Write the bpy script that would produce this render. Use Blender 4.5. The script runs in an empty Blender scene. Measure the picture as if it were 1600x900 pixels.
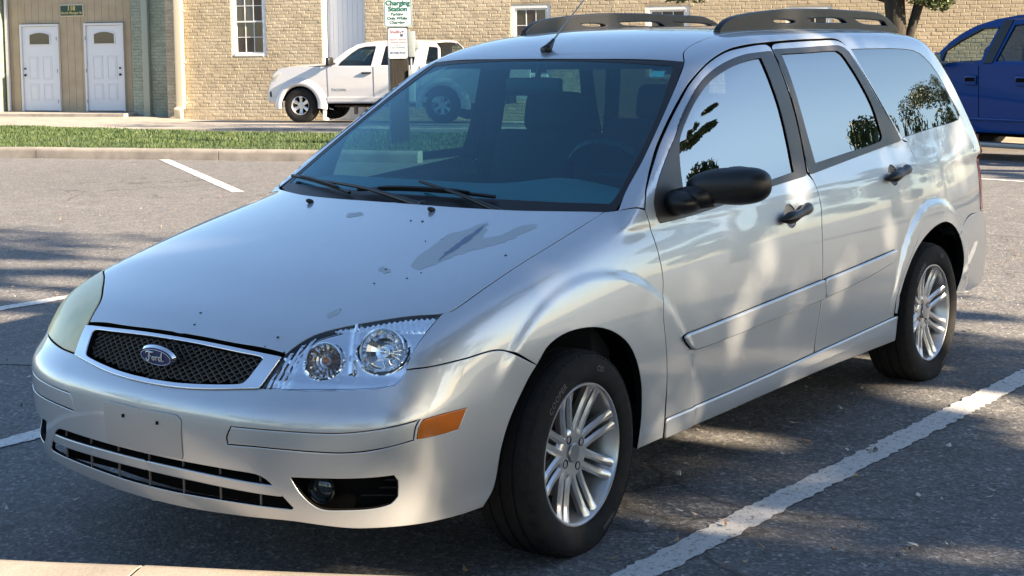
import bpy, bmesh, math, random
import numpy as np
from mathutils import Vector, Matrix, geometry
random.seed(7); rng=np.random.default_rng(7)
R=math.radians; PI=math.pi
sc=bpy.context.scene; COL=sc.collection
# ---------------- camera ----------------
cd=bpy.data.cameras.new('camera'); cam=bpy.data.objects.new('camera',cd); COL.objects.link(cam); sc.camera=cam
YAW,PITCH,ROLL=0.64476263,-0.07987347,-0.01431028
F_=Vector((math.cos(YAW)*math.cos(PITCH),math.sin(YAW)*math.cos(PITCH),math.sin(PITCH)))
r_=F_.cross(Vector((0,0,1))).normalized(); u_=r_.cross(F_)
Rt=r_*math.cos(ROLL)+u_*math.sin(ROLL); Up=-r_*math.sin(ROLL)+u_*math.cos(ROLL)
CAMP=Vector((-3.46990695,-3.20844661,1.48661735))
cam.matrix_world=Matrix(((Rt.x,Up.x,-F_.x,CAMP.x),(Rt.y,Up.y,-F_.y,CAMP.y),(Rt.z,Up.z,-F_.z,CAMP.z),(0,0,0,1)))
cd.sensor_width=36; cd.lens=53.074; cd.shift_y=-0.12742; cd.clip_start=.05; cd.clip_end=2000
# ---------------- sky and sun ----------------
SUN_EL=R(25); SUN_AZ=Vector((.18,-.984,0)).normalized()
w=bpy.data.worlds.new('World'); sc.world=w; w.use_nodes=True
nt=w.node_tree; sky=nt.nodes.new('ShaderNodeTexSky'); sky.sky_type='NISHITA'; sky.sun_disc=False
sky.sun_elevation=SUN_EL; sky.sun_rotation=math.atan2(SUN_AZ.x,SUN_AZ.y); sky.air_density=1.0; sky.dust_density=.5; sky.ozone_density=1.8
bg=nt.nodes['Background']; hs=nt.nodes.new('ShaderNodeHueSaturation'); hs.inputs['Saturation'].default_value=1.0; nt.links.new(sky.outputs[0],hs.inputs['Color']); nt.links.new(hs.outputs[0],bg.inputs[0]); bg.inputs[1].default_value=.062
sl=bpy.data.lights.new('sun','SUN'); sl.energy=5.0; sl.angle=R(.53); sl.color=(1,.80,.57)
so=bpy.data.objects.new('sun',sl); COL.objects.link(so)
SUND=Vector((SUN_AZ.x*math.cos(SUN_EL),SUN_AZ.y*math.cos(SUN_EL),math.sin(SUN_EL)))
so.rotation_euler=SUND.to_track_quat('Z','Y').to_euler(); so.location=(0,-20,20)
sc.view_settings.view_transform='Standard'; sc.view_settings.look='None'; sc.view_settings.gamma=1
sc.view_settings.exposure=2.3
sc.render.engine='CYCLES'; sc.cycles.max_bounces=10; sc.cycles.transparent_max_bounces=16; sc.cycles.caustics_reflective=False; sc.cycles.caustics_refractive=False
sc.render.resolution_x=1024; sc.render.resolution_y=576
# ---------------- helpers ----------------
def tag(o,label=None,cat=None,group=None,kind=None):
    for k,v in(('label',label),('category',cat),('group',group),('kind',kind)):
        if v: o[k]=v
    return o
def empty(name,loc=(0,0,0),rz=0,**k):
    o=bpy.data.objects.new(name,None); COL.objects.link(o); o.location=loc; o.rotation_euler=(0,0,rz); o.empty_display_size=.1
    return tag(o,**k)
def link(name,me,mat=None,parent=None,**k):
    o=bpy.data.objects.new(name,me); COL.objects.link(o)
    if mat:
        for m in (mat if isinstance(mat,(list,tuple)) else [mat]): me.materials.append(m)
    if parent: o.parent=parent
    return tag(o,**k)
def bobj(name,bm,mat,parent=None,smooth=None,**k):
    me=bpy.data.meshes.new(name); bm.normal_update(); bm.to_mesh(me); bm.free()
    if smooth is not None:
        me.shade_smooth() if smooth is True else me.shade_smooth()
        if smooth is not True: me.set_sharp_from_angle(angle=R(smooth))
    return link(name,me,mat,parent,**k)
def pmesh(name,V,Fc,mat,parent=None,smooth=None,**k):
    me=bpy.data.meshes.new(name); me.from_pydata([tuple(v) for v in V],[],[tuple(f) for f in Fc]); me.update()
    if smooth is not None:
        me.shade_smooth()
        if smooth is not True: me.set_sharp_from_angle(angle=R(smooth))
    return link(name,me,mat,parent,**k)
def box(bm,c,s,M=None,bev=0,seg=2,mi=0):
    r=bmesh.ops.create_cube(bm,size=1.0); vs=r['verts']
    for v in vs: v.co=Vector((v.co.x*s[0],v.co.y*s[1],v.co.z*s[2]))
    fs=set(f for v in vs for f in v.link_faces)
    if bev:
        es=list(set(e for v in vs for e in v.link_edges))
        rr=bmesh.ops.bevel(bm,geom=es,offset=bev,segments=seg,profile=.6,affect='EDGES')
        vs=list(set(rr['verts'])|set(v for v in vs if v.is_valid)); fs=set(f for v in vs for f in v.link_faces)
    for f in fs: f.material_index=mi
    T=Matrix.Translation(Vector(c)); 
    if M is not None: T=T@M.to_4x4()
    for v in vs: v.co=T@v.co
    return vs
def tube(bm,pts,rad,n=8,cap=True,mi=0):
    pts=[Vector(p) for p in pts]; rads=rad if isinstance(rad,(list,tuple)) else [rad]*len(pts); rings=[]
    t0=(pts[1]-pts[0]).normalized(); a=t0.orthogonal().normalized()
    for i,p in enumerate(pts):
        t=((pts[min(i+1,len(pts)-1)]-pts[max(i-1,0)])).normalized(); a=(a-t*a.dot(t)).normalized(); b=t.cross(a)
        rings.append([bm.verts.new(p+(a*math.cos(2*PI*j/n)+b*math.sin(2*PI*j/n))*rads[i]) for j in range(n)])
    for i in range(len(pts)-1):
        for j in range(n):
            f=bm.faces.new((rings[i][j],rings[i][(j+1)%n],rings[i+1][(j+1)%n],rings[i+1][j])); f.material_index=mi
    if cap:
        bm.faces.new(list(reversed(rings[0]))).material_index=mi; bm.faces.new(rings[-1]).material_index=mi
def lathe(bm,prof,n=48,axis='Y',closed=False,mi=0,a0=0,a1=2*PI):
    """prof (r,w): revolve round the Y axis, w along -Y"""
    full=abs(a1-a0-2*PI)<1e-6; m=n if full else n+1; rings=[]
    for r,wv in prof:
        rings.append([bm.verts.new((r*math.cos(a0+(a1-a0)*j/n),-wv,r*math.sin(a0+(a1-a0)*j/n))) for j in range(m)] if r>1e-6 else [bm.verts.new((0,-wv,0))]*m)
    L=len(rings); 
    for i in range(L if closed else L-1):
        A=rings[i];B=rings[(i+1)%L]
        for j in range(n):
            q=[A[j],A[(j+1)%m],B[(j+1)%m],B[j]]; q2=[]
            for v in q:
                if v not in q2: q2.append(v)
            if len(q2)>2: bm.faces.new(q2).material_index=mi
def prism(bm,poly,h,M=None,mi=0):
    """extrude a 2D polygon (x,y) from z=0 to h, then transform by M"""
    T=M if M is not None else Matrix.Identity(4)
    a=[bm.verts.new(T@Vector((p[0],p[1],0))) for p in poly]; b=[bm.verts.new(T@Vector((p[0],p[1],h))) for p in poly]; n=len(poly)
    fs=[bm.faces.new(list(reversed(a))),bm.faces.new(b)]
    for i in range(n): fs.append(bm.faces.new((a[i],a[(i+1)%n],b[(i+1)%n],b[i])))
    for f in fs: f.material_index=mi
def textmesh(s,size,depth=0,spacing=1.0,align='CENTER',bold=0):
    c=bpy.data.curves.new('lettering','FONT'); c.body=s; c.size=size; c.extrude=depth; c.space_character=spacing; c.align_x=align; c.align_y='CENTER'; c.offset=bold; c.resolution_u=3
    o=bpy.data.objects.new('lettering',c); COL.objects.link(o); dg=bpy.context.evaluated_depsgraph_get(); dg.update()
    me=bpy.data.meshes.new_from_object(o.evaluated_get(dg)); bpy.data.objects.remove(o); bpy.data.curves.remove(c); 
    return me
def copy_tree(o,parent=None,**k):
    c=o.copy(); COL.objects.link(c); c.parent=parent
    for ch in [x for x in KIDS.get(o,[])]: copy_tree(ch,c)
    for a,b in k.items(): c[a]=b
    return c
def refresh_kids():
    KIDS.clear()
    for o in list(bpy.data.objects):
        if o.parent: KIDS.setdefault(o.parent,[]).append(o)
KIDS={}
# ---------------- materials ----------------
def mat(name,col=(.5,.5,.5),rough=.5,metal=0,**kw):
    m=bpy.data.materials.new(name); m.use_nodes=True; b=m.node_tree.nodes['Principled BSDF']
    b.inputs['Base Color'].default_value=(*col,1); b.inputs['Roughness'].default_value=rough; b.inputs['Metallic'].default_value=metal
    for k,v in kw.items(): b.inputs[k.replace('_',' ')].default_value=v
    return m
def nd(m,t,**kw):
    n=m.node_tree.nodes.new(t)
    for k,v in kw.items(): setattr(n,k,v)
    return n
def lk(m,a,b): m.node_tree.links.new(a,b)
def coords(m,scale=1,obj=True):
    tc=nd(m,'ShaderNodeTexCoord'); mp=nd(m,'ShaderNodeMapping'); lk(m,tc.outputs['Object' if obj else 'Generated'],mp.inputs[0])
    mp.inputs['Scale'].default_value=(scale,)*3 if not isinstance(scale,tuple) else scale
    return mp.outputs[0]
def noise(m,vec,s,d=4,r=.55):
    n=nd(m,'ShaderNodeTexNoise'); lk(m,vec,n.inputs['Vector']); n.inputs['Scale'].default_value=s; n.inputs['Detail'].default_value=d; n.inputs['Roughness'].default_value=r
    return n.outputs['Fac']
def ramp(m,fac,stops):
    n=nd(m,'ShaderNodeValToRGB'); lk(m,fac,n.inputs[0]); e=n.color_ramp.elements
    while len(e)<len(stops): e.new(.5)
    for x,(p,c) in zip(e,stops): x.position=p; x.color=(*c,1) if len(c)==3 else c
    return n.outputs[0]
def mixc(m,f,a,b,mode='MIX'):
    n=nd(m,'ShaderNodeMix',data_type='RGBA',blend_type=mode)
    for s,v in((0,f),(6,a),(7,b)):
        if hasattr(v,'links') or hasattr(v,'is_linked'): lk(m,v,n.inputs[s])
        elif isinstance(v,(int,float)): n.inputs[s].default_value=v
        else: n.inputs[s].default_value=(*v,1)
    return n.outputs[2]
def math_(m,op,a,b=None):
    n=nd(m,'ShaderNodeMath',operation=op)
    for i,v in enumerate((a,b)):
        if v is None: continue
        if isinstance(v,(int,float)): n.inputs[i].default_value=v
        else: lk(m,v,n.inputs[i])
    return n.outputs[0]
def bump(m,h,strength=.3,dist=.01):
    n=nd(m,'ShaderNodeBump'); lk(m,h,n.inputs['Height']); n.inputs['Strength'].default_value=strength; n.inputs['Distance'].default_value=dist
    b=m.node_tree.nodes['Principled BSDF']; lk(m,n.outputs[0],b.inputs['Normal']); return n.outputs[0]
def B(m): return m.node_tree.nodes['Principled BSDF']
def glassmat(name,tint,ior=1.5,rough=0.0,dirt_haze=0,refl=(1,1,1)):
    """thin sheet of tinted glass: what is behind shows through tinted, the surface mirrors by Fresnel"""
    m=bpy.data.materials.new(name); m.use_nodes=True; t=m.node_tree; t.nodes.remove(t.nodes['Principled BSDF']); out=t.nodes['Material Output']
    tr=t.nodes.new('ShaderNodeBsdfTransparent'); tr.inputs[0].default_value=(*tint,1)
    gl=t.nodes.new('ShaderNodeBsdfGlossy'); gl.inputs['Roughness'].default_value=rough; gl.inputs[0].default_value=(*refl,1)
    fr=t.nodes.new('ShaderNodeFresnel'); fr.inputs[0].default_value=ior; mx=t.nodes.new('ShaderNodeMixShader')
    # double-sided fresnel: use front-facing ior for both faces
    g=t.nodes.new('ShaderNodeNewGeometry'); mm=t.nodes.new('ShaderNodeMix'); mm.data_type='FLOAT'
    t.links.new(g.outputs['Backfacing'],mm.inputs[0]); mm.inputs[2].default_value=ior; mm.inputs[3].default_value=1/ior; t.links.new(mm.outputs[0],fr.inputs[0])
    t.links.new(fr.outputs[0],mx.inputs[0]); t.links.new(tr.outputs[0],mx.inputs[1]); t.links.new(gl.outputs[0],mx.inputs[2])
    if dirt_haze:  # pale film: thin dirt, raised to stand in for reflected haze
        df=t.nodes.new('ShaderNodeBsdfDiffuse'); df.inputs[0].default_value=(.5,.52,.5,1); m2=t.nodes.new('ShaderNodeMixShader')
        tc=t.nodes.new('ShaderNodeTexCoord'); no=t.nodes.new('ShaderNodeTexNoise'); no.inputs['Scale'].default_value=2.5; t.links.new(tc.outputs['Object'],no.inputs['Vector'])
        mu=t.nodes.new('ShaderNodeMath'); mu.operation='MULTIPLY'; mu.inputs[1].default_value=dirt_haze; t.links.new(no.outputs['Fac'],mu.inputs[0])
        t.links.new(mu.outputs[0],m2.inputs[0]); t.links.new(mx.outputs[0],m2.inputs[1]); t.links.new(df.outputs[0],m2.inputs[2]); t.links.new(m2.outputs[0],out.inputs[0])
    else: t.links.new(mx.outputs[0],out.inputs[0])
    return m
# ---- car body surface: an implicit solid, |f| small = paint ----
def spl(xs, ys):
    xs=np.array(xs,float); ys=np.array(ys,float); n=len(xs); h=np.diff(xs); d=np.diff(ys)/h
    m=np.zeros(n); A=np.zeros((n,n)); b=np.zeros(n); A[0,0]=A[-1,-1]=1; b[0]=d[0]; b[-1]=d[-1]
    for i in range(1,n-1):
        A[i,i-1]=h[i]; A[i,i]=2*(h[i-1]+h[i]); A[i,i+1]=h[i-1]; b[i]=3*(h[i]*d[i-1]+h[i-1]*d[i])
    m=np.linalg.solve(A,b)
    def f(x):
        x=np.asarray(x,float); i=np.clip(np.searchsorted(xs,x)-1,0,n-2); t=(x-xs[i])/h[i]
        tc=np.clip(t,0,1); t2=tc*tc; t3=t2*tc
        y=(2*t3-3*t2+1)*ys[i]+(t3-2*t2+tc)*h[i]*m[i]+(-2*t3+3*t2)*ys[i+1]+(t3-t2)*h[i]*m[i+1]
        return y+np.where(t<0,t*h[i]*m[i],0)+np.where(t>1,(t-1)*h[i]*m[i+1],0)
    return f
def smax(a,b,k): return (a+b+np.sqrt((a-b)**2+k*k))/2
def smin(a,b,k): return (a+b-np.sqrt((a-b)**2+k*k))/2
def sstep(a,b,x):
    t=np.clip((x-a)/(b-a),0,1); return t*t*(3-2*t)
PLAN=spl([-1.0,-.7,-.4,-.1,.3,1.0,1.8,2.4,2.8,3.2,3.6,3.9],[.71,.787,.814,.827,.833,.836,.836,.834,.826,.80,.755,.71])
SIDEZ=spl([.08,.16,.24,.34,.48,.62,.74,.83,.90,.95,1.02],[-.07,-.045,-.022,-.006,.004,.004,-.004,-.016,-.032,-.048,-.08])
FRZ=spl([.1,.17,.24,.34,.44,.50,.545,.58,.62,.70,.8,1.1],[-.78,-.825,-.858,-.882,-.894,-.898,-.889,-.860,-.834,-.795,-.73,-.5])
HOOD=spl([-1.0,-.80,-.70,-.55,-.41,-.26,-.11,.05,.19,.33,.5],[.60,.695,.738,.785,.826,.865,.901,.937,.967,.994,1.015])
GREEN=spl([.85,.96,1.10,1.25,1.38,1.46,1.55],[.805,.776,.738,.696,.655,.628,.59])
ROOF=spl([.7,.98,1.2,1.4,1.7,2.1,2.6,3.0,3.3,3.6],[1.33,1.410,1.470,1.503,1.519,1.523,1.521,1.511,1.485,1.438])
REARG=spl([.85,1.0,1.15,1.3,1.4,1.5],[3.66,3.585,3.50,3.40,3.32,3.23])
REARB=spl([.1,.2,.3,.42,.5,.56,.62,.8,.95,1.1],[3.60,3.66,3.70,3.725,3.725,3.71,3.66,3.65,3.61,3.52])
def fsolid(x,y,z):
    ay=np.abs(y)
    # wheel-arch flares: stepped proud surface
    e1=np.sqrt(((x-.10)/.545)**2+((z-.30)/.50)**2); e2=np.sqrt(((x-2.66)/.47)**2+((z-.30)/.47)**2)
    fl=.008*(1-sstep(.965,1.03,e1))*sstep(.52,.68,z+np.clip(x+.05,0,1)*.9)+.011*(1-sstep(.965,1.03,e2))*sstep(.30,.42,z)
    side=ay-(PLAN(x)+SIDEZ(z)+fl)
    front=(FRZ(z)+.16*ay**2+.55*np.clip(ay-.38,0,1)**2)-x
    top=z-(HOOD(x)-.07*y*y)
    rear=x-(REARB(z)-.20*ay**2)
    low=smax(side,front*.8,.085)
    low=smax(low,top,.075)
    low=smax(low,rear*.9,.08)
    low=smax(low,.13-z+.10*sstep(.3,.9,-x)*0,.03)
    ws=(.232+(z-.97)*1.66+.29*y*y+.10*(z-.97)**2)-x
    gs=ay-(GREEN(z)-.02*sstep(2.4,3.6,x)-.035*sstep(1.9,.4,x)*sstep(1.0,1.4,z)*0)
    gt=z-(ROOF(x)-.012*(y/.55)**2-.010*(y/.55)**4)
    gr=x-(REARG(z)-.16*ay**2)
    g=smax(gs*.92,gt,.05); g=smax(g,ws*.5,.012); g=smax(g,gr*.8,.07)
    g=smax(g,.90-z,.02)
    return smin(low,g,.015)
# outlines of the car panels, metres in the car frame (front axle on the ground = origin, x to the rear)
OUT={
'hood':[(-0.742,0,0.688),(-0.743,-0.095,0.686),(-0.741,-0.222,0.682),(-0.734,-0.327,0.679),(-0.732,-0.401,0.672),(-0.733,-0.404,0.671),(-0.702,-0.42,0.695),(-0.665,-0.441,0.714),(-0.628,-0.475,0.728),(-0.584,-0.526,0.74),(-0.54,-0.577,0.751),(-0.498,-0.629,0.759),(-0.449,-0.694,0.763),(-0.421,-0.71,0.768),(-0.276,-0.709,0.809),(-0.12,-0.704,0.849),(0.046,-0.701,0.887),(0.2,-0.696,0.921),(0.334,-0.693,0.953),(0.265,-0.568,0.955),(0.214,-0.44,0.956),(0.176,-0.258,0.958),(0.165,-0.111,0.96)],
'fender':[(0.334,-0.693,0.953),(0.2,-0.696,0.921),(0.046,-0.701,0.887),(-0.12,-0.704,0.849),(-0.276,-0.709,0.809),(-0.421,-0.71,0.768),(-0.439,-0.698,0.765),(-0.453,-0.697,0.761),(-0.519,-0.708,0.732),(-0.583,-0.714,0.69),(-0.616,-0.716,0.653),(-0.617,-0.719,0.648),(-0.559,-0.758,0.651),(-0.469,-0.784,0.656),(-0.326,-0.801,0.656),(-0.193,-0.821,0.594),(-0.148,-0.825,0.636),(-0.077,-0.828,0.659),(0.01,-0.832,0.663),(0.101,-0.835,0.65),(0.178,-0.839,0.622),(0.241,-0.841,0.579),(0.281,-0.842,0.525),(0.309,-0.841,0.453),(0.32,-0.835,0.374),(0.325,-0.824,0.295),(0.333,-0.807,0.236),(0.47,-0.817,0.243),(0.459,-0.834,0.345),(0.458,-0.841,0.444),(0.449,-0.844,0.543),(0.44,-0.841,0.641),(0.466,-0.822,0.732),(0.463,-0.809,0.81),(0.455,-0.792,0.874),(0.442,-0.774,0.953),(0.362,-0.727,0.957)],
'lamp':[(-0.449,-0.694,0.763),(-0.498,-0.629,0.759),(-0.54,-0.577,0.751),(-0.584,-0.526,0.74),(-0.628,-0.475,0.728),(-0.665,-0.441,0.714),(-0.702,-0.42,0.695),(-0.733,-0.404,0.671),(-0.8,-0.381,0.594),(-0.777,-0.479,0.597),(-0.708,-0.635,0.605),(-0.662,-0.698,0.611),(-0.643,-0.713,0.619),(-0.625,-0.718,0.639),(-0.616,-0.716,0.653),(-0.583,-0.714,0.69),(-0.519,-0.708,0.732),(-0.453,-0.697,0.761)],
'grille_out':[(-0.754,0,0.679),(-0.754,-0,0.679),(-0.752,-0.158,0.676),(-0.747,-0.304,0.67),(-0.74,-0.4,0.665),(-0.772,-0.39,0.629),(-0.801,-0.378,0.593),(-0.813,-0.322,0.587),(-0.836,-0.195,0.575),(-0.854,0,0.565)],
'grille_in':[(-0.758,0,0.674),(-0.759,-0.113,0.672),(-0.755,-0.263,0.666),(-0.751,-0.34,0.662),(-0.755,-0.352,0.656),(-0.782,-0.34,0.624),(-0.8,-0.329,0.602),(-0.808,-0.312,0.594),(-0.829,-0.188,0.582),(-0.845,0,0.574)],
'bumper':[(-0.855,0,0.564),(-0.837,-0.196,0.574),(-0.814,-0.323,0.586),(-0.801,-0.382,0.593),(-0.778,-0.479,0.596),(-0.708,-0.636,0.604),(-0.662,-0.699,0.61),(-0.644,-0.713,0.618),(-0.625,-0.718,0.638),(-0.617,-0.719,0.648),(-0.559,-0.758,0.651),(-0.469,-0.784,0.656),(-0.326,-0.801,0.656),(-0.193,-0.821,0.594),(-0.23,-0.817,0.559),(-0.304,-0.811,0.467),(-0.337,-0.805,0.392),(-0.355,-0.792,0.289),(-0.387,-0.78,0.242),(-0.467,-0.773,0.242),(-0.571,-0.758,0.247),(-0.682,-0.704,0.252),(-0.734,-0.638,0.251),(-0.763,-0.588,0.254),(-0.807,-0.481,0.261),(-0.832,-0.33,0.253),(-0.845,-0.156,0.244),(-0.85,0,0.248)],
'low_open':[(-0.875,0,0.381),(-0.872,-0.152,0.381),(-0.859,-0.318,0.382),(-0.847,-0.404,0.381),(-0.84,-0.432,0.371),(-0.829,-0.463,0.342),(-0.811,-0.499,0.3),(-0.812,-0.493,0.295),(-0.842,-0.342,0.292),(-0.858,-0.126,0.285),(-0.86,0,0.285)],
'low_bar':[(-0.873,0,0.347),(-0.866,-0.184,0.343),(-0.849,-0.352,0.341),(-0.827,-0.469,0.341)],
'fog':[(-0.823,-0.5,0.384),(-0.794,-0.578,0.387),(-0.765,-0.632,0.388),(-0.723,-0.694,0.391),(-0.686,-0.731,0.394),(-0.677,-0.736,0.379),(-0.674,-0.732,0.336),(-0.686,-0.719,0.317),(-0.716,-0.685,0.306),(-0.758,-0.622,0.301),(-0.783,-0.573,0.301),(-0.797,-0.546,0.315),(-0.813,-0.519,0.347)],
'marker':[(-0.616,-0.771,0.528),(-0.551,-0.787,0.532),(-0.472,-0.798,0.532),(-0.506,-0.795,0.48),(-0.563,-0.786,0.478),(-0.637,-0.765,0.478),(-0.632,-0.767,0.508)],
'insert':[(-0.863,-0.329,0.5),(-0.851,-0.412,0.503),(-0.832,-0.492,0.505),(-0.803,-0.569,0.505),(-0.768,-0.638,0.507),(-0.725,-0.699,0.514),(-0.667,-0.748,0.524),(-0.623,-0.769,0.53),(-0.636,-0.765,0.51),(-0.642,-0.762,0.476),(-0.725,-0.698,0.459),(-0.768,-0.636,0.452),(-0.803,-0.567,0.452),(-0.832,-0.49,0.453),(-0.851,-0.41,0.452),(-0.864,-0.316,0.447),(-0.865,-0.313,0.469)],
'plate':[(-0.878,0,0.503),(-0.878,-0.144,0.504),(-0.878,-0.158,0.494),(-0.874,-0.156,0.399),(-0.873,-0.153,0.388),(-0.873,0,0.388)],
'door_f':[(0.442,-0.774,0.953),(0.455,-0.792,0.874),(0.463,-0.809,0.81),(0.466,-0.822,0.732),(0.44,-0.841,0.641),(0.449,-0.844,0.543),(0.458,-0.841,0.444),(0.466,-0.828,0.302),(0.801,-0.819,0.302),(1.156,-0.822,0.309),(1.511,-0.823,0.32),(1.512,-0.828,0.366),(1.536,-0.835,0.469),(1.553,-0.837,0.556),(1.564,-0.834,0.644),(1.579,-0.823,0.766),(1.6,-0.806,0.866),(1.587,-0.787,0.942),(1.55,-0.774,0.977),(1.554,-0.772,0.982),(1.575,-0.736,1.098),(1.582,-0.696,1.238),(1.567,-0.65,1.373),(1.565,-0.622,1.434),(1.542,-0.613,1.446),(1.365,-0.613,1.437),(1.233,-0.613,1.421),(1.089,-0.623,1.383),(0.966,-0.633,1.33),(0.852,-0.65,1.262),(0.729,-0.675,1.185),(0.616,-0.705,1.111),(0.482,-0.753,1.011)],
'door_f_win':[(1.507,-0.634,1.411),(1.346,-0.635,1.403),(1.183,-0.642,1.377),(1.046,-0.653,1.338),(0.931,-0.671,1.287),(0.805,-0.697,1.211),(0.734,-0.715,1.155),(0.634,-0.736,1.084),(0.548,-0.757,1.013),(0.508,-0.771,0.966),(0.502,-0.781,0.929),(0.512,-0.785,0.913),(0.705,-0.787,0.919),(0.954,-0.785,0.936),(1.23,-0.779,0.959),(1.538,-0.775,0.975),(1.564,-0.736,1.099),(1.569,-0.696,1.239),(1.557,-0.65,1.373),(1.548,-0.633,1.413)],
'glass_f':[(1.455,-0.64,1.397),(1.469,-0.669,1.319),(1.48,-0.705,1.206),(1.473,-0.742,1.08),(1.456,-0.77,0.986),(1.217,-0.775,0.969),(0.964,-0.779,0.952),(0.746,-0.782,0.937),(0.677,-0.782,0.934),(0.687,-0.761,1.005),(0.709,-0.737,1.085),(0.743,-0.718,1.148),(0.832,-0.697,1.217),(0.915,-0.68,1.267),(1.032,-0.661,1.321),(1.152,-0.651,1.356),(1.284,-0.643,1.382),(1.416,-0.639,1.396)],
'door_r':[(1.574,-0.622,1.434),(1.577,-0.65,1.372),(1.592,-0.696,1.238),(1.585,-0.737,1.098),(1.564,-0.773,0.981),(1.587,-0.787,0.942),(1.6,-0.806,0.866),(1.579,-0.823,0.766),(1.564,-0.834,0.644),(1.553,-0.837,0.556),(1.536,-0.835,0.469),(1.512,-0.828,0.366),(1.516,-0.823,0.32),(1.832,-0.824,0.329),(2.234,-0.827,0.341),(2.224,-0.831,0.357),(2.219,-0.841,0.412),(2.281,-0.846,0.502),(2.381,-0.845,0.587),(2.48,-0.841,0.666),(2.546,-0.823,0.765),(2.563,-0.807,0.849),(2.562,-0.784,0.944),(2.532,-0.757,1.026),(2.486,-0.753,1.039),(2.337,-0.697,1.235),(2.229,-0.636,1.409),(2.202,-0.62,1.44),(2.146,-0.61,1.455),(2.003,-0.609,1.456),(1.776,-0.611,1.453),(1.601,-0.614,1.446)],
'door_r_win':[(1.569,-0.631,1.418),(1.847,-0.63,1.422),(2.125,-0.628,1.426),(2.182,-0.632,1.417),(2.21,-0.639,1.401),(2.323,-0.7,1.225),(2.461,-0.753,1.042),(2.283,-0.756,1.031),(1.897,-0.766,1.002),(1.577,-0.774,0.977),(1.595,-0.737,1.097),(1.604,-0.696,1.237),(1.593,-0.654,1.36),(1.579,-0.636,1.408)],
'glass_r':[(1.621,-0.635,1.409),(1.847,-0.635,1.411),(2.112,-0.634,1.413),(2.142,-0.639,1.4),(2.17,-0.651,1.369),(2.228,-0.68,1.285),(2.28,-0.713,1.181),(2.294,-0.746,1.067),(2.267,-0.752,1.045),(1.922,-0.76,1.021),(1.642,-0.765,1.003),(1.637,-0.719,1.161),(1.632,-0.671,1.314)],
'q_glass':[(2.244,-0.632,1.418),(2.44,-0.631,1.417),(2.714,-0.628,1.413),(2.915,-0.627,1.401),(3.014,-0.635,1.371),(3.111,-0.657,1.3),(3.187,-0.688,1.193),(3.255,-0.711,1.103),(3.206,-0.721,1.081),(2.878,-0.738,1.066),(2.494,-0.752,1.045),(2.354,-0.698,1.232)],
'sill':[(0.467,-0.828,0.299),(0.801,-0.819,0.3),(1.157,-0.821,0.307),(1.512,-0.823,0.317),(1.833,-0.824,0.325),(2.249,-0.826,0.337),(2.268,-0.807,0.239),(1.692,-0.811,0.248),(1.178,-0.81,0.246),(0.738,-0.807,0.241),(0.474,-0.817,0.242)],
'rarch':[(2.261,-0.83,0.351),(2.253,-0.843,0.428),(2.305,-0.846,0.499),(2.381,-0.846,0.568),(2.489,-0.843,0.624),(2.632,-0.839,0.663),(2.767,-0.834,0.67),(2.874,-0.831,0.641),(2.953,-0.828,0.59),(3,-0.826,0.531),(3.025,-0.822,0.463),(3.003,-0.817,0.39),(2.974,-0.807,0.337)],
'rseam':[(2.937,-0.828,0.619),(3.132,-0.8,0.655)],
'f_sill_line':[(0.314,-0.822,0.292),(0.463,-0.828,0.299)],
'ws_edge':[(0.981,-0.035,1.402),(1.036,-0.562,1.384),(0.942,-0.592,1.327),(0.755,-0.64,1.209),(0.57,-0.681,1.09),(0.441,-0.702,1.008),(0.362,-0.727,0.957)],
'mould_f':[(0.552,-0.844,0.547),(0.591,-0.835,0.546),(0.693,-0.834,0.549),(1.128,-0.836,0.566),(1.549,-0.836,0.583),(1.551,-0.837,0.525),(1.128,-0.836,0.513),(0.637,-0.834,0.5),(0.586,-0.84,0.521)],
'mould_r':[(1.568,-0.836,0.583),(1.862,-0.836,0.595),(2.219,-0.835,0.612),(2.199,-0.835,0.592),(2.16,-0.836,0.576),(1.861,-0.837,0.546),(1.57,-0.837,0.527)],
'handle':[(1.25,-0.813,0.829),(1.376,-0.809,0.849),(1.491,-0.808,0.856)],
'handle2':[(2.212,-0.798,0.904),(2.322,-0.795,0.916),(2.432,-0.793,0.92)],
'cups':[(1.349,-0.803,0.877),(1.362,-0.819,0.799),(2.296,-0.787,0.943),(2.292,-0.805,0.869)],
'roofside':[(1.114,-0.548,1.416),(1.222,-0.547,1.444)],
'rail':[(1.474,-0.455,1.49),(1.486,-0.455,1.505),(1.535,-0.455,1.531),(1.597,-0.455,1.546),(1.737,-0.455,1.56),(2.006,-0.455,1.575),(2.218,-0.455,1.578),(2.448,-0.455,1.577),(2.69,-0.455,1.571),(2.912,-0.455,1.565),(3,-0.455,1.548),(3.073,-0.455,1.524),(3.156,-0.455,1.487),(3.091,-0.455,1.486),(2.775,-0.455,1.489),(2.296,-0.455,1.492),(2.006,-0.455,1.491),(1.724,-0.455,1.488),(1.584,-0.455,1.485)],
'rail_h1':[(1.874,-0.455,1.539),(1.937,-0.455,1.544),(2.062,-0.455,1.54),(2.096,-0.455,1.528),(2.062,-0.455,1.52),(1.934,-0.455,1.52),(1.901,-0.455,1.525)],
'rail_h2':[(2.162,-0.455,1.548),(2.464,-0.455,1.551),(2.544,-0.455,1.541),(2.582,-0.455,1.524),(2.56,-0.455,1.52),(2.265,-0.455,1.522),(2.218,-0.455,1.528)],
'rail_h3':[(2.624,-0.455,1.549),(2.912,-0.455,1.542),(2.99,-0.455,1.534),(3.026,-0.455,1.512),(3.019,-0.455,1.507),(2.774,-0.455,1.514),(2.69,-0.455,1.527)],
'lampc':[(-0.706,-0.516,0.673),(-0.625,-0.65,0.694),(-0.556,-0.678,0.725),(-0.785,-0.408,0.607)],
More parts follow.
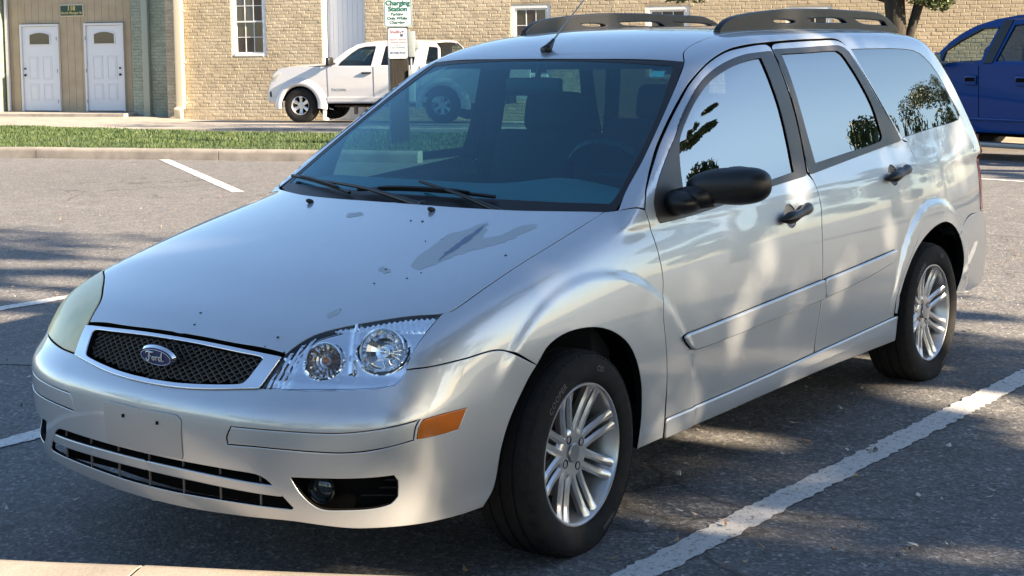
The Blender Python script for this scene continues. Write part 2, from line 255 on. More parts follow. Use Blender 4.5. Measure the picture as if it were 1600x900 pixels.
'nozzle':[(0.13,0.346,0.943),(0.12,-0.191,0.947)],
'chip':[(-0.256,-0.43,0.848),(-0.192,-0.405,0.866),(-0.103,-0.396,0.888),(-0.031,-0.381,0.905),(0.013,-0.407,0.913),(0.065,-0.422,0.924),(0.093,-0.434,0.929),(0.015,-0.482,0.908),(-0.019,-0.492,0.9),(0.001,-0.524,0.901),(0.072,-0.541,0.915),(0.122,-0.547,0.926),(0.144,-0.578,0.927),(0.129,-0.594,0.922),(0.06,-0.585,0.908),(-0.006,-0.576,0.895),(-0.081,-0.545,0.881),(-0.141,-0.517,0.87),(-0.203,-0.501,0.856),(-0.23,-0.495,0.85),(-0.272,-0.484,0.84),(-0.276,-0.452,0.841)],
'chip2':[(0.095,-0.437,0.929),(-0.043,-0.475,0.896),(-0.164,-0.488,0.867),(-0.209,-0.487,0.856),(-0.137,-0.467,0.875),(-0.026,-0.45,0.901)],
'chip3':[(-0.311,-0.355,0.838),(-0.3,-0.36,0.841),(-0.307,-0.393,0.837),(-0.32,-0.407,0.833),(-0.33,-0.392,0.831),(-0.324,-0.369,0.834)],
'chip4':[(-0.594,-0.418,0.746),(-0.566,-0.412,0.757),(-0.543,-0.426,0.763),(-0.565,-0.433,0.755),(-0.588,-0.426,0.748)],
'chip5':[(0.021,0.079,0.927),(0.045,0.082,0.933),(0.057,0.043,0.936),(0.036,0.021,0.931),(0.008,0.042,0.925),(0.005,0.061,0.924)],
'dots':[(-0.669,-0.009,0.731),(-0.714,-0.033,0.708),(-0.731,-0.326,0.682),(-0.7,-0.343,0.704),(-0.396,-0.414,0.811),(-0.292,-0.496,0.834),(-0.311,-0.382,0.837),(-0.336,-0.482,0.823),(-0.546,-0.427,0.762),(0.033,-0.228,0.927),(0.027,-0.186,0.927),(-0.102,-0.353,0.89),(-0.088,-0.638,0.868),(-0.73,-0.397,0.675)],
}
# ---------------- panels trimmed from the body surface ----------------
def fgreen(x,y,z):
    ws=(.232+(z-.97)*1.66+.29*y*y+.10*(z-.97)**2)-x
    gt=z-(ROOF(x)-.012*(y/.55)**2-.010*(y/.55)**4)
    return smax(ws*.5,gt,.012)
def grad(f,P,e=.0015):
    g=np.stack([f(P[:,0]+e,P[:,1],P[:,2])-f(P[:,0]-e,P[:,1],P[:,2]),f(P[:,0],P[:,1]+e,P[:,2])-f(P[:,0],P[:,1]-e,P[:,2]),f(P[:,0],P[:,1],P[:,2]+e)-f(P[:,0],P[:,1],P[:,2]-e)],-1)
    return g/np.linalg.norm(g,axis=1)[:,None]
def froot2(f,P,n,t0,t1,off=0,N=60):
    """walk from P+n*t0 down to P+n*t1 and return the first crossing"""
    ts=np.linspace(t0,t1,N); a=np.full(len(P),t0); b=np.full(len(P),t1); done=np.zeros(len(P),bool); prev=None
    for i,t in enumerate(ts):
        q=P+n*t; v=f(q[:,0],q[:,1],q[:,2])-off
        if prev is not None:
            c=(~done)&(v<=0)&(prev>0); a[c]=ts[i-1]; b[c]=t; done|=c
        prev=v
    for _ in range(26):
        m=(a+b)/2; q=P+n*m[:,None]; v=f(q[:,0],q[:,1],q[:,2])-off; a=np.where(v>0,m,a); b=np.where(v>0,b,m)
    return P+n*b[:,None]
def catmull(pts,spacing,corner=38,closed=True):
    """resample a polyline, smooth between corners"""
    P=np.array(pts,float); n=len(P); out=[]
    def ang(i):
        if not closed and i in(0,n-1): return 180
        a=P[i]-P[i-1]; b=P[(i+1)%n]-P[i]; c=np.dot(a,b)/(np.linalg.norm(a)*np.linalg.norm(b)+1e-12); return math.degrees(math.acos(max(-1,min(1,c))))
    cor=[ang(i)>corner for i in range(n)]
    for i in range(n if closed else n-1):
        p1=P[i];p2=P[(i+1)%n]; p0=P[i-1] if not cor[i] else 2*p1-p2; p3=P[(i+2)%n] if not cor[(i+1)%n] else 2*p2-p1
        L=np.linalg.norm(p2-p1); k=max(1,int(round(L/spacing)))
        d0=max(np.linalg.norm(p1-p0),1e-6);d1=max(L,1e-6);d2=max(np.linalg.norm(p3-p2),1e-6)
        m1=(p2-p0)/(d0+d1)*d1; m2=(p3-p1)/(d1+d2)*d1
        if cor[i]: m1=(p2-p1)*1.0
        if cor[(i+1)%n]: m2=(p2-p1)*1.0
        for j in range(k):
            t=j/k; t2=t*t;t3=t2*t
            out.append((2*t3-3*t2+1)*p1+(t3-2*t2+t)*m1+(-2*t3+3*t2)*p2+(t3-t2)*m2)
    if not closed: out.append(P[-1])
    return np.array(out)
def inpoly(pt,poly):
    x,y=pt[:,0],pt[:,1]; c=np.zeros(len(pt),bool); n=len(poly); j=n-1
    for i in range(n):
        xi,yi=poly[i];xj,yj=poly[j]
        if yi!=yj: c^=((yi>y)!=(yj>y))&(x<(xj-xi)*(y-yi)/(yj-yi)+xi)
        j=i
    return c
def area2(p): return .5*np.sum(p[:,0]*np.roll(p[:,1],-1)-np.roll(p[:,0],-1)*p[:,1])
def distpoly(pt,poly):
    d=np.full(len(pt),9.)
    for i in range(len(poly)):
        a=poly[i];b=poly[(i+1)%len(poly)]; ab=b-a; t=np.clip(((pt-a)@ab)/(ab@ab+1e-12),0,1); d=np.minimum(d,np.linalg.norm(pt-a-t[:,None]*ab,axis=1))
    return d
def symfit(ol):
    """make a half outline meet the centre line square, on a parabola through its next points"""
    ol=[list(map(float,p)) for p in ol]; n=len(ol); ins=[]
    for i in range(n):
        if abs(ol[i][1])>=2e-3: continue
        for s in(1,-1):
            a=ol[(i+s)%n]; b=ol[(i+2*s)%n]
            if abs(a[1])<2e-3 or abs(b[1])<=abs(a[1])+1e-3: continue
            if abs(a[2]-b[2])>.25*abs(a[1]-b[1]) and abs(a[0]-b[0])>.25*abs(a[1]-b[1]): continue
            k=[(b[j]-a[j])/(b[1]**2-a[1]**2) for j in(0,2)]
            if max(abs(k[0]),abs(k[1]))*a[1]**2>.03: continue
            z=[a[0]-k[0]*a[1]**2,0,a[2]-k[1]*a[1]**2]; ol[i]=z
            ins.append(((i if s>0 else i-1)%n,[z[0]+k[0]*a[1]**2/4,a[1]/2,z[2]+k[1]*a[1]**2/4]))
    out=[]
    for i in range(n):
        out.append(ol[i]); out+=[q for j,q in ins if j==i]
    return out
def panel(name,outline,n,mats,holes=(),res=.022,off=0,gap=.002,depth=.018,half=False,side=-1,parent=None,f=None,rim=True,corner=38,span=.3,rnd=.0018,holedepth=None,holegap=None,obj=True,warp=None,**k):
    f=f or fsolid; n=np.array(n,float); n/=np.linalg.norm(n)
    e1=np.cross([0,0,1.],n) if abs(n[2])<.95 else np.array([0,1.,0]); e1/=np.linalg.norm(e1); e2=np.cross(n,e1)
    E=np.stack([e1,e2],1)
    if half: outline=symfit(outline); holes=[symfit(h) if any(abs(q[1])<2e-3 for q in h) else h for h in holes]
    OL=np.array(outline,float)
    if half: OL[np.abs(OL[:,1])<2e-3,1]=0
    tavg=float(np.mean(OL@n))
    loops=[]
    for li,ol in enumerate([OL]+[np.array(h,float) for h in holes]):
        if half: ol[np.abs(ol[:,1])<2e-3,1]=0
        p=catmull(ol,res*.75,corner)   # smooth in 3D
        mid=np.zeros(len(p),bool)
        if half:
            mid=np.abs(p[:,1])<1e-6
            if mid.any():
                nn=n.copy();nn[1]=0;nn/=np.linalg.norm(nn); q=p[mid]; q=froot2(f,q,nn,.06,-.06,off); q[:,1]=0; p[mid]=q
        q2=p@E
        if area2(q2)*(1 if li==0 else -1)<0: q2=q2[::-1]; mid=mid[::-1]
        m=len(q2); d=np.roll(q2,-1,0)-np.roll(q2,1,0); d/=np.linalg.norm(d,axis=1)[:,None]+1e-12; t=np.stack([d[:,1],-d[:,0]],1)
        g=gap if li==0 else (holegap if holegap is not None else gap)
        q3=q2-t*g*(~mid)[:,None]
        loops.append((q3,t,mid))
    allp=[l[0] for l in loops]; bb0=allp[0].min(0);bb1=allp[0].max(0)
    gx=np.arange(bb0[0],bb1[0],res);gy=np.arange(bb0[1],bb1[1],res*.866); G=np.array([(x+(res/2 if j%2 else 0),y) for j,y in enumerate(gy) for x in gx])
    ok=inpoly(G,allp[0])&(distpoly(G,allp[0])>res*.5)
    for h in allp[1:]: ok&=(~inpoly(G,h))&(distpoly(G,h)>res*.5)
    G=G[ok]
    V2=np.concatenate(allp+[G]); ed=[];s=0
    for l in allp: ed+=[(s+i,s+(i+1)%len(l)) for i in range(len(l))]; s+=len(l)
    vo,eo,fo,ov,_,_=geometry.delaunay_2d_cdt([Vector(p) for p in V2],ed,[],0,1e-6)
    vo=np.array([tuple(v) for v in vo]); FA=np.array([t for t in fo if len(t)==3]); cen=vo[FA].mean(1)
    keep=inpoly(cen,allp[0])
    for h in allp[1:]: keep&=~inpoly(cen,h)
    FA=FA[keep]
    base=vo@E.T+n*tavg
    P=froot2(f,base,n,span,-span,off)
    if warp is not None: P=warp(P)
    N=grad(f,P)
    # index of loop verts in the output
    inv={}
    for i,l in enumerate(ov):
        for o_ in l: inv[o_]=i
    V=[*P];NN=[*N];FF=[tuple(t) for t in FA];MI=[0]*len(FF)
    if half:
        for i in range(len(V)):
            if abs(V[i][1])<1.5e-4: NN[i][1]=0
    if rim:
        s=0
        for li,(q,t,mid) in enumerate(loops):
            m=len(q); idx=[inv[s+i] for i in range(m)]; s+=m; rings=[idx]
            t3=t@E.T; ns=N[idx]; t3=t3-ns*np.sum(t3*ns,1)[:,None]; t3/=np.linalg.norm(t3,axis=1)[:,None]+1e-9
            dp=depth if li==0 else (holedepth or depth)
            if half: t3[mid]=0
            for (a,b,wn) in ((rnd*.7,rnd*.3,1),(rnd,rnd,2),(rnd*1.1,dp,2)):
                r=[]
                for i in range(m):
                    pp=P[idx[i]]+t3[i]*a-ns[i]*b
                    if half and mid[i]: pp[1]=0
                    nv=(ns[i]+t3[i]) if wn==1 else t3[i]+ns[i]*.02
                    r.append(len(V)); V.append(pp); NN.append(nv/(np.linalg.norm(nv)+1e-9))
                rings.append(r)
            for a in range(3):
                for i in range(m):
                    j=(i+1)%m
                    if half and mid[i] and mid[j]: continue
                    FF.append((rings[a][i],rings[a+1][i],rings[a+1][j],rings[a][j])); MI.append(0 if a<2 else 1)
    V=np.array(V);NN=np.array(NN)
    # orient: face normal agrees with vertex normal
    FF2=[]
    for t in FF:
        a,b,c=V[t[0]],V[t[1]],V[t[2]]; fn=np.cross(b-a,c-a)
        if len(t)==4: fn=fn+np.cross(c-a,V[t[3]]-a)
        FF2.append(t if fn@(NN[t[0]]+NN[t[1]]+NN[t[2]])>=0 else t[::-1])
    FF=FF2
    if half:
        m=len(V); V=np.concatenate([V,V*[1,-1,1]]); NN=np.concatenate([NN,NN*[1,-1,1]]); FF=FF+[tuple(i+m for i in t[::-1]) for t in FF]; MI=MI+MI
    elif side>0:
        V=V*[1,-1,1];NN=NN*[1,-1,1];FF=[t[::-1] for t in FF]
    me=bpy.data.meshes.new(name); me.from_pydata([tuple(v) for v in V],[],FF); me.update(); me.shade_smooth()
    if not isinstance(mats,(list,tuple)): mats=[mats]
    for mm in mats: me.materials.append(mm)
    if len(mats)>1: me.polygons.foreach_set('material_index',MI)
    if warp is None: me.normals_split_custom_set_from_vertices([tuple(x) for x in NN])
    if not obj: return me
    return link(name,me,None,parent,**k)
def mirror_y(P): return [[p[0],-p[1],p[2]] for p in P]
def onbody_many(P,axis='y',off=0,f=None):
    """surface points with two coordinates given, for many points at once"""
    f=f or fsolid; P=np.array(P,float)
    if axis=='y': P[:,1]=0; return froot2(f,P,np.array([0,-1.,0]),1.2,0,off,50)
    if axis=='z': P[:,2]=0; return froot2(f,P,np.array([0,0,1.]),1.8,.3,off,60)
    P[:,0]=0; return froot2(f,P,np.array([-1.,0,0]),1.2,0,off,60)
def onbody(x=0,y=0,z=0,axis='y',off=0,f=None): return [float(c) for c in onbody_many([[x,y,z]],axis,off,f)[0]]
# ---------------- the silver estate car ----------------
def paintmat():
    m=mat('silver_paint',(.52,.54,.555),.40,.62,Coat_Weight=1.0,Coat_Roughness=.02,Coat_IOR=1.75)
    v=coords(m); n1=noise(m,v,900,2); n2=noise(m,v,2.2,4)
    c=ramp(m,n1,[(.3,(.46,.492,.525)),(.7,(.56,.592,.625))]); d=ramp(m,n2,[(.35,(.93,.93,.93)),(.7,(1,1,1))])
    lk(m,mixc(m,1,c,d,'MULTIPLY'),B(m).inputs['Base Color'])
    n3=noise(m,v,14,5); lk(m,ramp(m,n3,[(.45,(.015,)*3),(.8,(.06,)*3)]),B(m).inputs['Coat Roughness'])
    return m
M={}
M['paint']=paintmat()
M['gap']=mat('dark_gap',(.004,.004,.004),.9,0,Specular_IOR_Level=.1)
M['black']=mat('black_plastic',(.007,.007,.0078),.38)
M['blacksatin']=mat('satin_black_trim',(.030,.028,.027),.34)
M['chrome']=mat('chrome',(.82,.83,.85),.06,1)
M['alloy']=mat('silver_alloy',(.56,.57,.58),.3,.8,Coat_Weight=.4)
def rubber():
    m=mat('tyre_rubber',(.012,.012,.013),.85,0,Specular_IOR_Level=.25); v=coords(m); n=noise(m,v,35,5); lk(m,ramp(m,n,[(.3,(.008,.008,.009)),(.75,(.018,.018,.018))]),B(m).inputs['Base Color']); bump(m,noise(m,v,300,2),.15,.002); return m
M['rubber']=rubber(); M['letter']=mat('tyre_lettering',(.075,.075,.08),.6)
M['brake']=mat('brake_disc_steel',(.16,.12,.10),.5,.6)
M['glass']=glassmat('window_glass',(.25,.32,.32),1.6)
M['wglass']=glassmat('windscreen_glass',(.30,.68,.74),1.9,0,.030,(.50,.86,1.0))
M['tint']=glassmat('privacy_glass',(.10,.12,.13),4.2)
M['sideglass']=glassmat('door_glass',(.18,.25,.27),4.2)
M['lens']=glassmat('lamp_lens',(.93,.95,.97),1.5)
def hazy():
    m=mat('yellowed_lens',(.40,.40,.29),.3,0,Coat_Weight=.3); v=coords(m); n=noise(m,v,7,4)
    lk(m,ramp(m,n,[(.30,(.58,.54,.26)),(.55,(.80,.66,.31)),(.72,(.86,.55,.30))]),B(m).inputs['Base Color']); return m
M['hazy']=hazy()
M['reflector']=mat('lamp_reflector',(.72,.75,.78),.12,1)
M['amber']=mat('amber_lens',(.50,.13,.006),.15,0,Coat_Weight=1.0); bump(M['amber'],noise(M['amber'],coords(M['amber']),160,1),.3,.002)
M['red']=mat('red_lens',(.35,.01,.01),.15)
M['cloth']=mat('charcoal_seat_cloth',(.035,.037,.04),.9)
M['dash']=mat('grey_dashboard',(.20,.21,.21),.7)
M['primer']=mat('bare_primer',(.40,.44,.455),.5,.1); M['primer2']=mat('bare_blue_undercoat',(.13,.18,.27),.5,.1)
M['dirt_haze']=mat('tar_spot',(.03,.03,.03),.7)
M['white']=mat('white_ink',(.75,.77,.8),.35,.3); M['blue']=mat('blue_enamel',(.012,.035,.14),.35,0)
M['sticker']=mat('pale_green_sticker',(.65,.95,.78),.5)
PM=[M['paint'],M['gap']]
car=empty('parked_car',(0,0,0),label='silver estate car with peeling bonnet paint parked between white stripes in the foreground',cat='car')
def zl(pts): return [list(map(float,p)) for p in onbody_many([[x,y,0] for x,y in pts],'z')]
O=OUT; L3=lambda k:[list(p) for p in O[k]]
# roof, screen, bonnet, bumper
ditch=[(1.12,-.513),(1.22,-.495),(1.42,-.492),(1.8,-.50),(2.3,-.505),(2.8,-.50),(3.12,-.485)]
topedge=[[.984,0,1.402],[1.003,-.25,1.402],[1.052,-.553,1.383]]
panel('roof',topedge+zl(ditch)+zl([(3.22,-.44),(3.27,-.25),(3.30,0)]),(0,0,1),PM,half=True,parent=car,res=.03,corner=30)
hood=panel('bonnet',[O['hood'][0]]+L3('hood')[1:]+[[.160,0,.960]],(-.12,0,1),PM,half=True,parent=car,res=.026,depth=.03,gap=.003)
panel('front_bumper',L3('bumper'),(-.78,-.60,.15),PM,holes=[L3('low_open'),L3('fog'),L3('marker'),L3('insert')],half=True,parent=car,res=.017,depth=.03,holedepth=.012,holegap=.001,span=.5,gap=.003)
panel('windscreen_seal',[[.964,0,1.396],[1.0,-.25,1.398],[1.058,-.556,1.388],[.755,-.643,1.209],[.44,-.706,1.008],[.368,-.716,.955],[.30,-.60,.940],[.25,-.5,.935],[.19,-.2,.935],[.175,0,.935]],(-.8,0,.6),[M['black'],M['black']],
  holes=[[[.964,0,1.385],[1.0,-.25,1.385],[1.035,-.535,1.365],[.755,-.622,1.205],[.45,-.683,1.02],[.375,-.69,.975],[.29,-.5,.995],[.23,-.2,1.0],[.215,0,1.0]]],half=True,parent=car,f=fgreen,off=-.003,res=.035,depth=.006,gap=0)
panel('windscreen',[[.964,0,1.396],[1.0,-.25,1.398],[1.052,-.553,1.383],[.755,-.640,1.209],[.44,-.703,1.008],[.37,-.712,.957],[.30,-.60,.942],[.25,-.5,.94],[.19,-.2,.94],[.175,0,.94]],(-.8,0,.6),M['wglass'],half=True,parent=car,f=fgreen,off=-.0045,res=.04,rim=False,gap=.004)
st=panel('inspection_sticker',[[.985,-.472,1.36],[1.0,-.52,1.355],[.965,-.53,1.335],[.95,-.482,1.34]],(-.8,0,.6),M['sticker'],parent=car,f=fgreen,off=-.0055,rim=False)
# sides, both mirrored
def ell(cx,cz,rx,rz,n=20): return [list(map(float,p)) for p in onbody_many([[cx+rx*math.cos(2*PI*i/n),0,cz+rz*math.sin(2*PI*i/n)] for i in range(n)])]
cupF=(1.350,.842); cupR=(2.292,.909)
ws=[list(p) for p in O['ws_edge'][1:]]
dfu=[list(p) for p in O['door_f']]
rearline=[[3.28,-.60,1.34],[3.36,-.65,1.18],[3.43,-.69,1.04],[3.43,-.75,.93],[3.40,-.785,.80],[3.37,-.80,.658]]
rail_out=[(.44,-.775,.957),(.482,-.754,1.014),(.616,-.705,1.114),(.729,-.675,1.188),(.853,-.65,1.265),(.972,-.63,1.333),(1.114,-.608,1.386),(1.264,-.596,1.423),(1.391,-.599,1.44),(1.561,-.603,1.45),(1.793,-.602,1.458),(2.015,-.603,1.461),(2.153,-.604,1.46),(2.2,-.616,1.443),(2.222,-.633,1.41)]
rdr=[(2.531,-.757,1.026),(2.561,-.785,.944),(2.552,-.811,.85),(2.531,-.829,.767),(2.475,-.843,.667),(2.379,-.846,.588),(2.279,-.847,.503),(2.222,-.842,.413),(2.232,-.831,.357)]
archr=[list(p) for p in O['rarch']]
side_out=[[.361,-.728,.957]]+ws[::-1][1:]+zl(ditch)+zl([(3.18,-.50)])+rearline+[[3.137,-.80,.656]]+archr[:9][::-1]+rdr[::-1]+[[2.475,-.752,1.042]]+[list(p) for p in rail_out[::-1]]
GL=[M['sideglass'],M['gap']]
for sd in(-1,1):
    mir=(lambda P:P)
    panel('body_side',side_out,(0,-.86,.5),PM,gap=.0026,rnd=.0012,holes=[L3('q_glass')],side=sd,parent=car,res=.017,depth=.02,holedepth=.01,holegap=.0005,span=.45)
    panel('quarter_glass',L3('q_glass'),(0,-.9,.4),[M['tint'],M['gap']],side=sd,parent=car,res=.04,off=-.0015,gap=.003,depth=.006,span=.2)
    panel('front_wing',L3('fender'),(-.2,-.85,.5),PM,gap=.0026,rnd=.0012,side=sd,parent=car,res=.011,depth=.025,span=.35)
    fd=panel('front_door',dfu,(0,-.93,.36),PM,holes=[[list(p) for p in O['door_f_win']],ell(*cupF,.046,.043)],side=sd,parent=car,res=.018,gap=.0034,rnd=.0012,holedepth=.012,holegap=.0)
    tf=panel('window_surround',L3('door_f_win'),(0,-.9,.4),[M['blacksatin'],M['gap']],holes=[L3('glass_f')],side=sd,parent=fd,res=.03,off=.0018,gap=-.008,depth=.010,holegap=.0,holedepth=.006)
    panel('window_glass',L3('glass_f'),(0,-.9,.4),[M['sideglass'] if sd<0 else M['glass'],M['gap']],side=sd,parent=fd,res=.04,off=-.004,gap=-.002,rim=False)
    rd=panel('rear_door',L3('door_r'),(0,-.93,.36),PM,holes=[L3('door_r_win'),ell(*cupR,.046,.043)],side=sd,parent=car,res=.018,gap=.0034,rnd=.0012,holedepth=.012,holegap=0)
    panel('window_surround',L3('door_r_win'),(0,-.9,.4),[M['blacksatin'],M['gap']],holes=[L3('glass_r')],side=sd,parent=rd,res=.03,off=.0018,gap=-.008,depth=.010,holegap=0,holedepth=.006)
    panel('window_glass',L3('glass_r'),(0,-.9,.4),[M['sideglass'] if sd<0 else M['glass'],M['gap']],side=sd,parent=rd,res=.04,off=-.004,gap=-.002,rim=False)
    panel('rocker_panel',L3('sill'),(0,-.95,.2),PM,side=sd,parent=car,res=.02,off=.010,depth=.04,rnd=.006,gap=.001)
    panel('side_moulding',L3('mould_f'),(0,-1,0),PM,side=sd,parent=fd,off=.014,res=.015,gap=-.001,rnd=.007,depth=.014)
    panel('side_moulding',L3('mould_r'),(0,-1,0),PM,side=sd,parent=rd,off=.014,res=.015,gap=-.001,rnd=.007,depth=.014)
    panel('rear_bumper',[archr[8],[3.137,-.80,.652],[3.37,-.80,.654],[3.55,-.72,.64],[3.70,-.45,.63],[3.725,0,.62],[3.71,0,.30],[3.66,-.5,.30],[3.5,-.72,.30],[3.2,-.79,.31]]+archr[::-1][:4] ,(.55,-.82,.1),PM,half=False,side=sd,parent=car,res=.025,depth=.03,span=.6)
    # door handles: pressed cup and black pull
    for (cx,cz),door,dz in((cupF,fd,.006),(cupR,rd,.004)):
        nr,na=5,24; Fc=[]
        rs=[(1-i/nr,2*PI*j/na) for i in range(nr+1) for j in range(na)]
        V=onbody_many([[cx+.047*r*math.cos(a),0,cz+.044*r*math.sin(a)] for r,a in rs]); V[:,1]+=np.array([.026*(1-r**2.2)+.001 for r,a in rs]); V[:,1]*=-sd
        for i in range(nr):
            for j in range(na):
                q=(i*na+j,i*na+(j+1)%na,(i+1)*na+(j+1)%na,(i+1)*na+j); Fc.append(q if sd<0 else q[::-1])
        hc=pmesh('handle_cup',V,Fc,M['paint'],door,smooth=True)
        bm=bmesh.new(); x0,x1=(cx-.098,cx+.135)
        pts=onbody_many([[x0+(x1-x0)*i/12,0,cz-.012+.03*i/12+dz] for i in range(13)])
        for i in range(13): pts[i,1]-=.008+.024*math.sin(PI*i/12)**.6
        rad=[.004,.014,.021,.0225,.020,.0165,.015,.0150,.017,.020,.021,.016,.004]
        tube(bm,[tuple(p) for p in pts],rad,14)
        vs=list(bm.verts); yb=onbody_many([[v.co.x,0,v.co.z] for v in vs])[:,1]
        for v,y in zip(vs,yb): v.co.y=-sd*min(v.co.y,y+.002)
        bobj('door_handle',bm,M['black'],door,smooth=True)
# front lamps
def lampset(sd):
    root=panel('headlight',L3('lamp'),(-.62,-.55,.56),[M['lens'] if sd<0 else M['hazy'],M['gap']],side=sd,parent=car,res=.02,gap=.004,off=.002,depth=.006,rnd=.003,**({'label':'yellowed cloudy headlight'} if sd>0 else {'label':'clear headlight'}))
    if sd>0: return
    def dent(P):
        """the pressed reflector: two bowls, a shelf along the bottom, a ridge between the bowls, fluted bands"""
        P=P.copy(); n=np.array([-.62,-.55,.56]); n/=np.linalg.norm(n); x,y,z=P[:,0],P[:,1],P[:,2]; d=np.full(len(P),.004)
        shelf=np.clip((.636-z)/.020,0,1); d+=.010*(1-shelf)
        for c,rr,dp in((C1,.050,.034),(C2,.064,.040)):
            r_=np.linalg.norm((P-c)*[1,1,1.05],axis=1)/rr; d+=dp*np.clip(1-r_**4,0,1)**.5; d-=.007*np.exp(-((r_-1.05)/.06)**2)
        m=(C1+C2)/2; s=(x-m[0])*.60-(y-m[1])*.80; d-=.008*np.exp(-(s/.008)**2)*(z>.64)
        d+=.0016*np.sin(y/.0026)*sstep(-.462,-.452,y)                       # inner corner flutes
        top=sstep(.728,.733,z+.10*np.clip(-.60-x,0,1)); d+=.0018*np.sin((x-y)/.0032)*top-.006*top         # band of flutes under the bonnet edge
        d+=.0040*np.abs(np.sin(y*28+.6))*shelf
        return P-n*d[:,None]
    C1=np.array([-.708,-.520,.668]); C2=np.array([-.618,-.640,.690])
    bowl=panel('lamp_reflector',L3('lamp'),(-.62,-.55,.56),M['facet'],side=sd,parent=root,res=.0045,gap=-.002,off=0,rim=False,warp=dent)
    me=bowl.data; me.shade_smooth(); me.set_sharp_from_angle(angle=R(26))
    for c,rr,nm in((C1,.046,'indicator_ring'),(C2,.059,'beam_ring')):
        T=Matrix.Translation(Vector(c)+Vector((.008,.007,-.007)))@Vector((-.84,-.42,.22)).to_track_quat('-Y','Z').to_matrix().to_4x4()
        bm=bmesh.new(); lathe(bm,[(rr,.010),(rr*1.05,.006),(rr*1.05,-.012),(rr*.93,-.013),(rr*.93,.004)],40,closed=True)
        for v in bm.verts: v.co=T@v.co
        rg=bobj(nm,bm,M['reflector'],root,smooth=40)
        bm=bmesh.new(); lathe(bm,[(rr*.94,-.000),(rr*.80,-.010),(rr*.62,-.017),(rr*.42,-.022),(rr*.22,-.025),(0,-.026)],16)
        for v in bm.verts: v.co=T@v.co
        bobj('reflector_bowl',bm,M['reflector'],rg)
        bm=bmesh.new(); lathe(bm,[(0,.004),(.007,.002),(.011,-.006),(.011,-.026)],12)
        for v in bm.verts: v.co=T@v.co
        bobj('bulb',bm,M['amber'] if 'ind' in nm else M['chrome'],root,smooth=True)
def facet(name,s):
    m=mat(name,(.86,.86,.87),.12,1); v=coords(m); n=nd(m,'ShaderNodeTexVoronoi'); lk(m,v,n.inputs['Vector']); n.inputs['Scale'].default_value=s; bump(m,n.outputs['Distance'],.12,.01); return m
M['facet']=mat('smooth_lamp_reflector',(.88,.89,.90),.10,1); M['facet2']=facet('bowl_reflector',60)
lampset(-1); lampset(1)
# grille
def ring(name,outer,inner,m,parent,off,depth,**k): return panel(name,outer,(-.9,-.1,.3),m,holes=[inner],half=True,parent=parent,off=off,res=.012,depth=depth,gap=.001,holegap=.0,rnd=.003,**k)
gr=ring('grille_frame',L3('grille_out'),L3('grille_in'),[M['chrome'],M['black']],car,.006,.03)
back=panel('grille_backing',L3('grille_in'),(-.9,-.1,.3),M['gap'],half=True,parent=gr,off=-.045,rim=False,gap=-.012)
def lattice():
    bm=bmesh.new(); gi=np.array(O['grille_in']); full=np.concatenate([gi,(gi*[1,-1,1])[::-1]])
    z0,z1=.570,.680; lo=np.stack([full[:,1],full[:,2]],1)
    gy_=np.linspace(0,.42,43); gz_=np.linspace(.56,.69,27); GP=np.array([[0,-y,z] for z in gz_ for y in gy_]); XG=onbody_many(GP,'x')[:,0].reshape(27,43)
    def xs(y,z):
        u=min(max(abs(y)/.01,0),41.99); w_=min(max((z-.56)/.005,0),25.99); i=int(u);j=int(w_);a=u-i;b=w_-j
        return (XG[j,i]*(1-a)+XG[j,i+1]*a)*(1-b)+(XG[j+1,i]*(1-a)+XG[j+1,i+1]*a)*b
    def bar(p,q,w):
        n=max(2,int((q-p).length/.012)); prev=None
        for i in range(n+1):
            c=p.lerp(q,i/n); 
            X=xs(c.x,c.y)+.012
            inside=inpoly(np.array([[c.x,c.y]]),lo)[0]
            if not inside: prev=None; continue
            d=(q-p).normalized(); nn=Vector((-d.y,d.x))*w
            cur=[bm.verts.new((X,c.x+nn.x,c.y+nn.y)),bm.verts.new((X,c.x-nn.x,c.y-nn.y)),bm.verts.new((X+.014,c.x-nn.x,c.y-nn.y)),bm.verts.new((X+.014,c.x+nn.x,c.y+nn.y))]
            if prev:
                for j in range(4): bm.faces.new((prev[j],prev[(j+1)%4],cur[(j+1)%4],cur[j]))
            prev=cur
    H=.11; s=.027
    for i in range(-36,37):
        y=i*s; bar(Vector((y-.10,z0)),Vector((y+.10,z1)),.0013); bar(Vector((y+.10,z0)),Vector((y-.10,z1)),.0013)
    return bm
bobj('grille_mesh',lattice(),M['meshp'] if 'meshp' in M else mat('grey_mesh_plastic',(.045,.042,.042),.4),gr)
# oval badge
bd_x=-.823; bz=.634
bm=bmesh.new(); n=40
def oval(a,b,x,mi=0):
    c=bm.verts.new((x-.002,0,bz)); vs=[bm.verts.new((x+.25*(bz-bz)+0,a*math.cos(2*PI*i/n),bz+b*math.sin(2*PI*i/n))) for i in range(n)]
    for i in range(n): bm.faces.new((c,vs[(i+1)%n],vs[i])).material_index=mi
    return vs
A=oval(.066,.0265,bd_x); 
Bk=[bm.verts.new((bd_x+.009,.072*math.cos(2*PI*i/n),bz+.031*math.sin(2*PI*i/n))) for i in range(n)]
for i in range(n): bm.faces.new((A[i],A[(i+1)%n],Bk[(i+1)%n],Bk[i])).material_index=1
TILT=Matrix.Translation(Vector((bd_x,0,bz)))@Matrix.Rotation(R(-14),4,'Y')@Matrix.Translation(Vector((-bd_x,0,-bz)))
def tilt(bm):
    for v in bm.verts: v.co=TILT@v.co
tilt(bm); badge=bobj('oval_badge',bm,[M['blue'],M['chrome']],gr,smooth=40)
bm=bmesh.new()
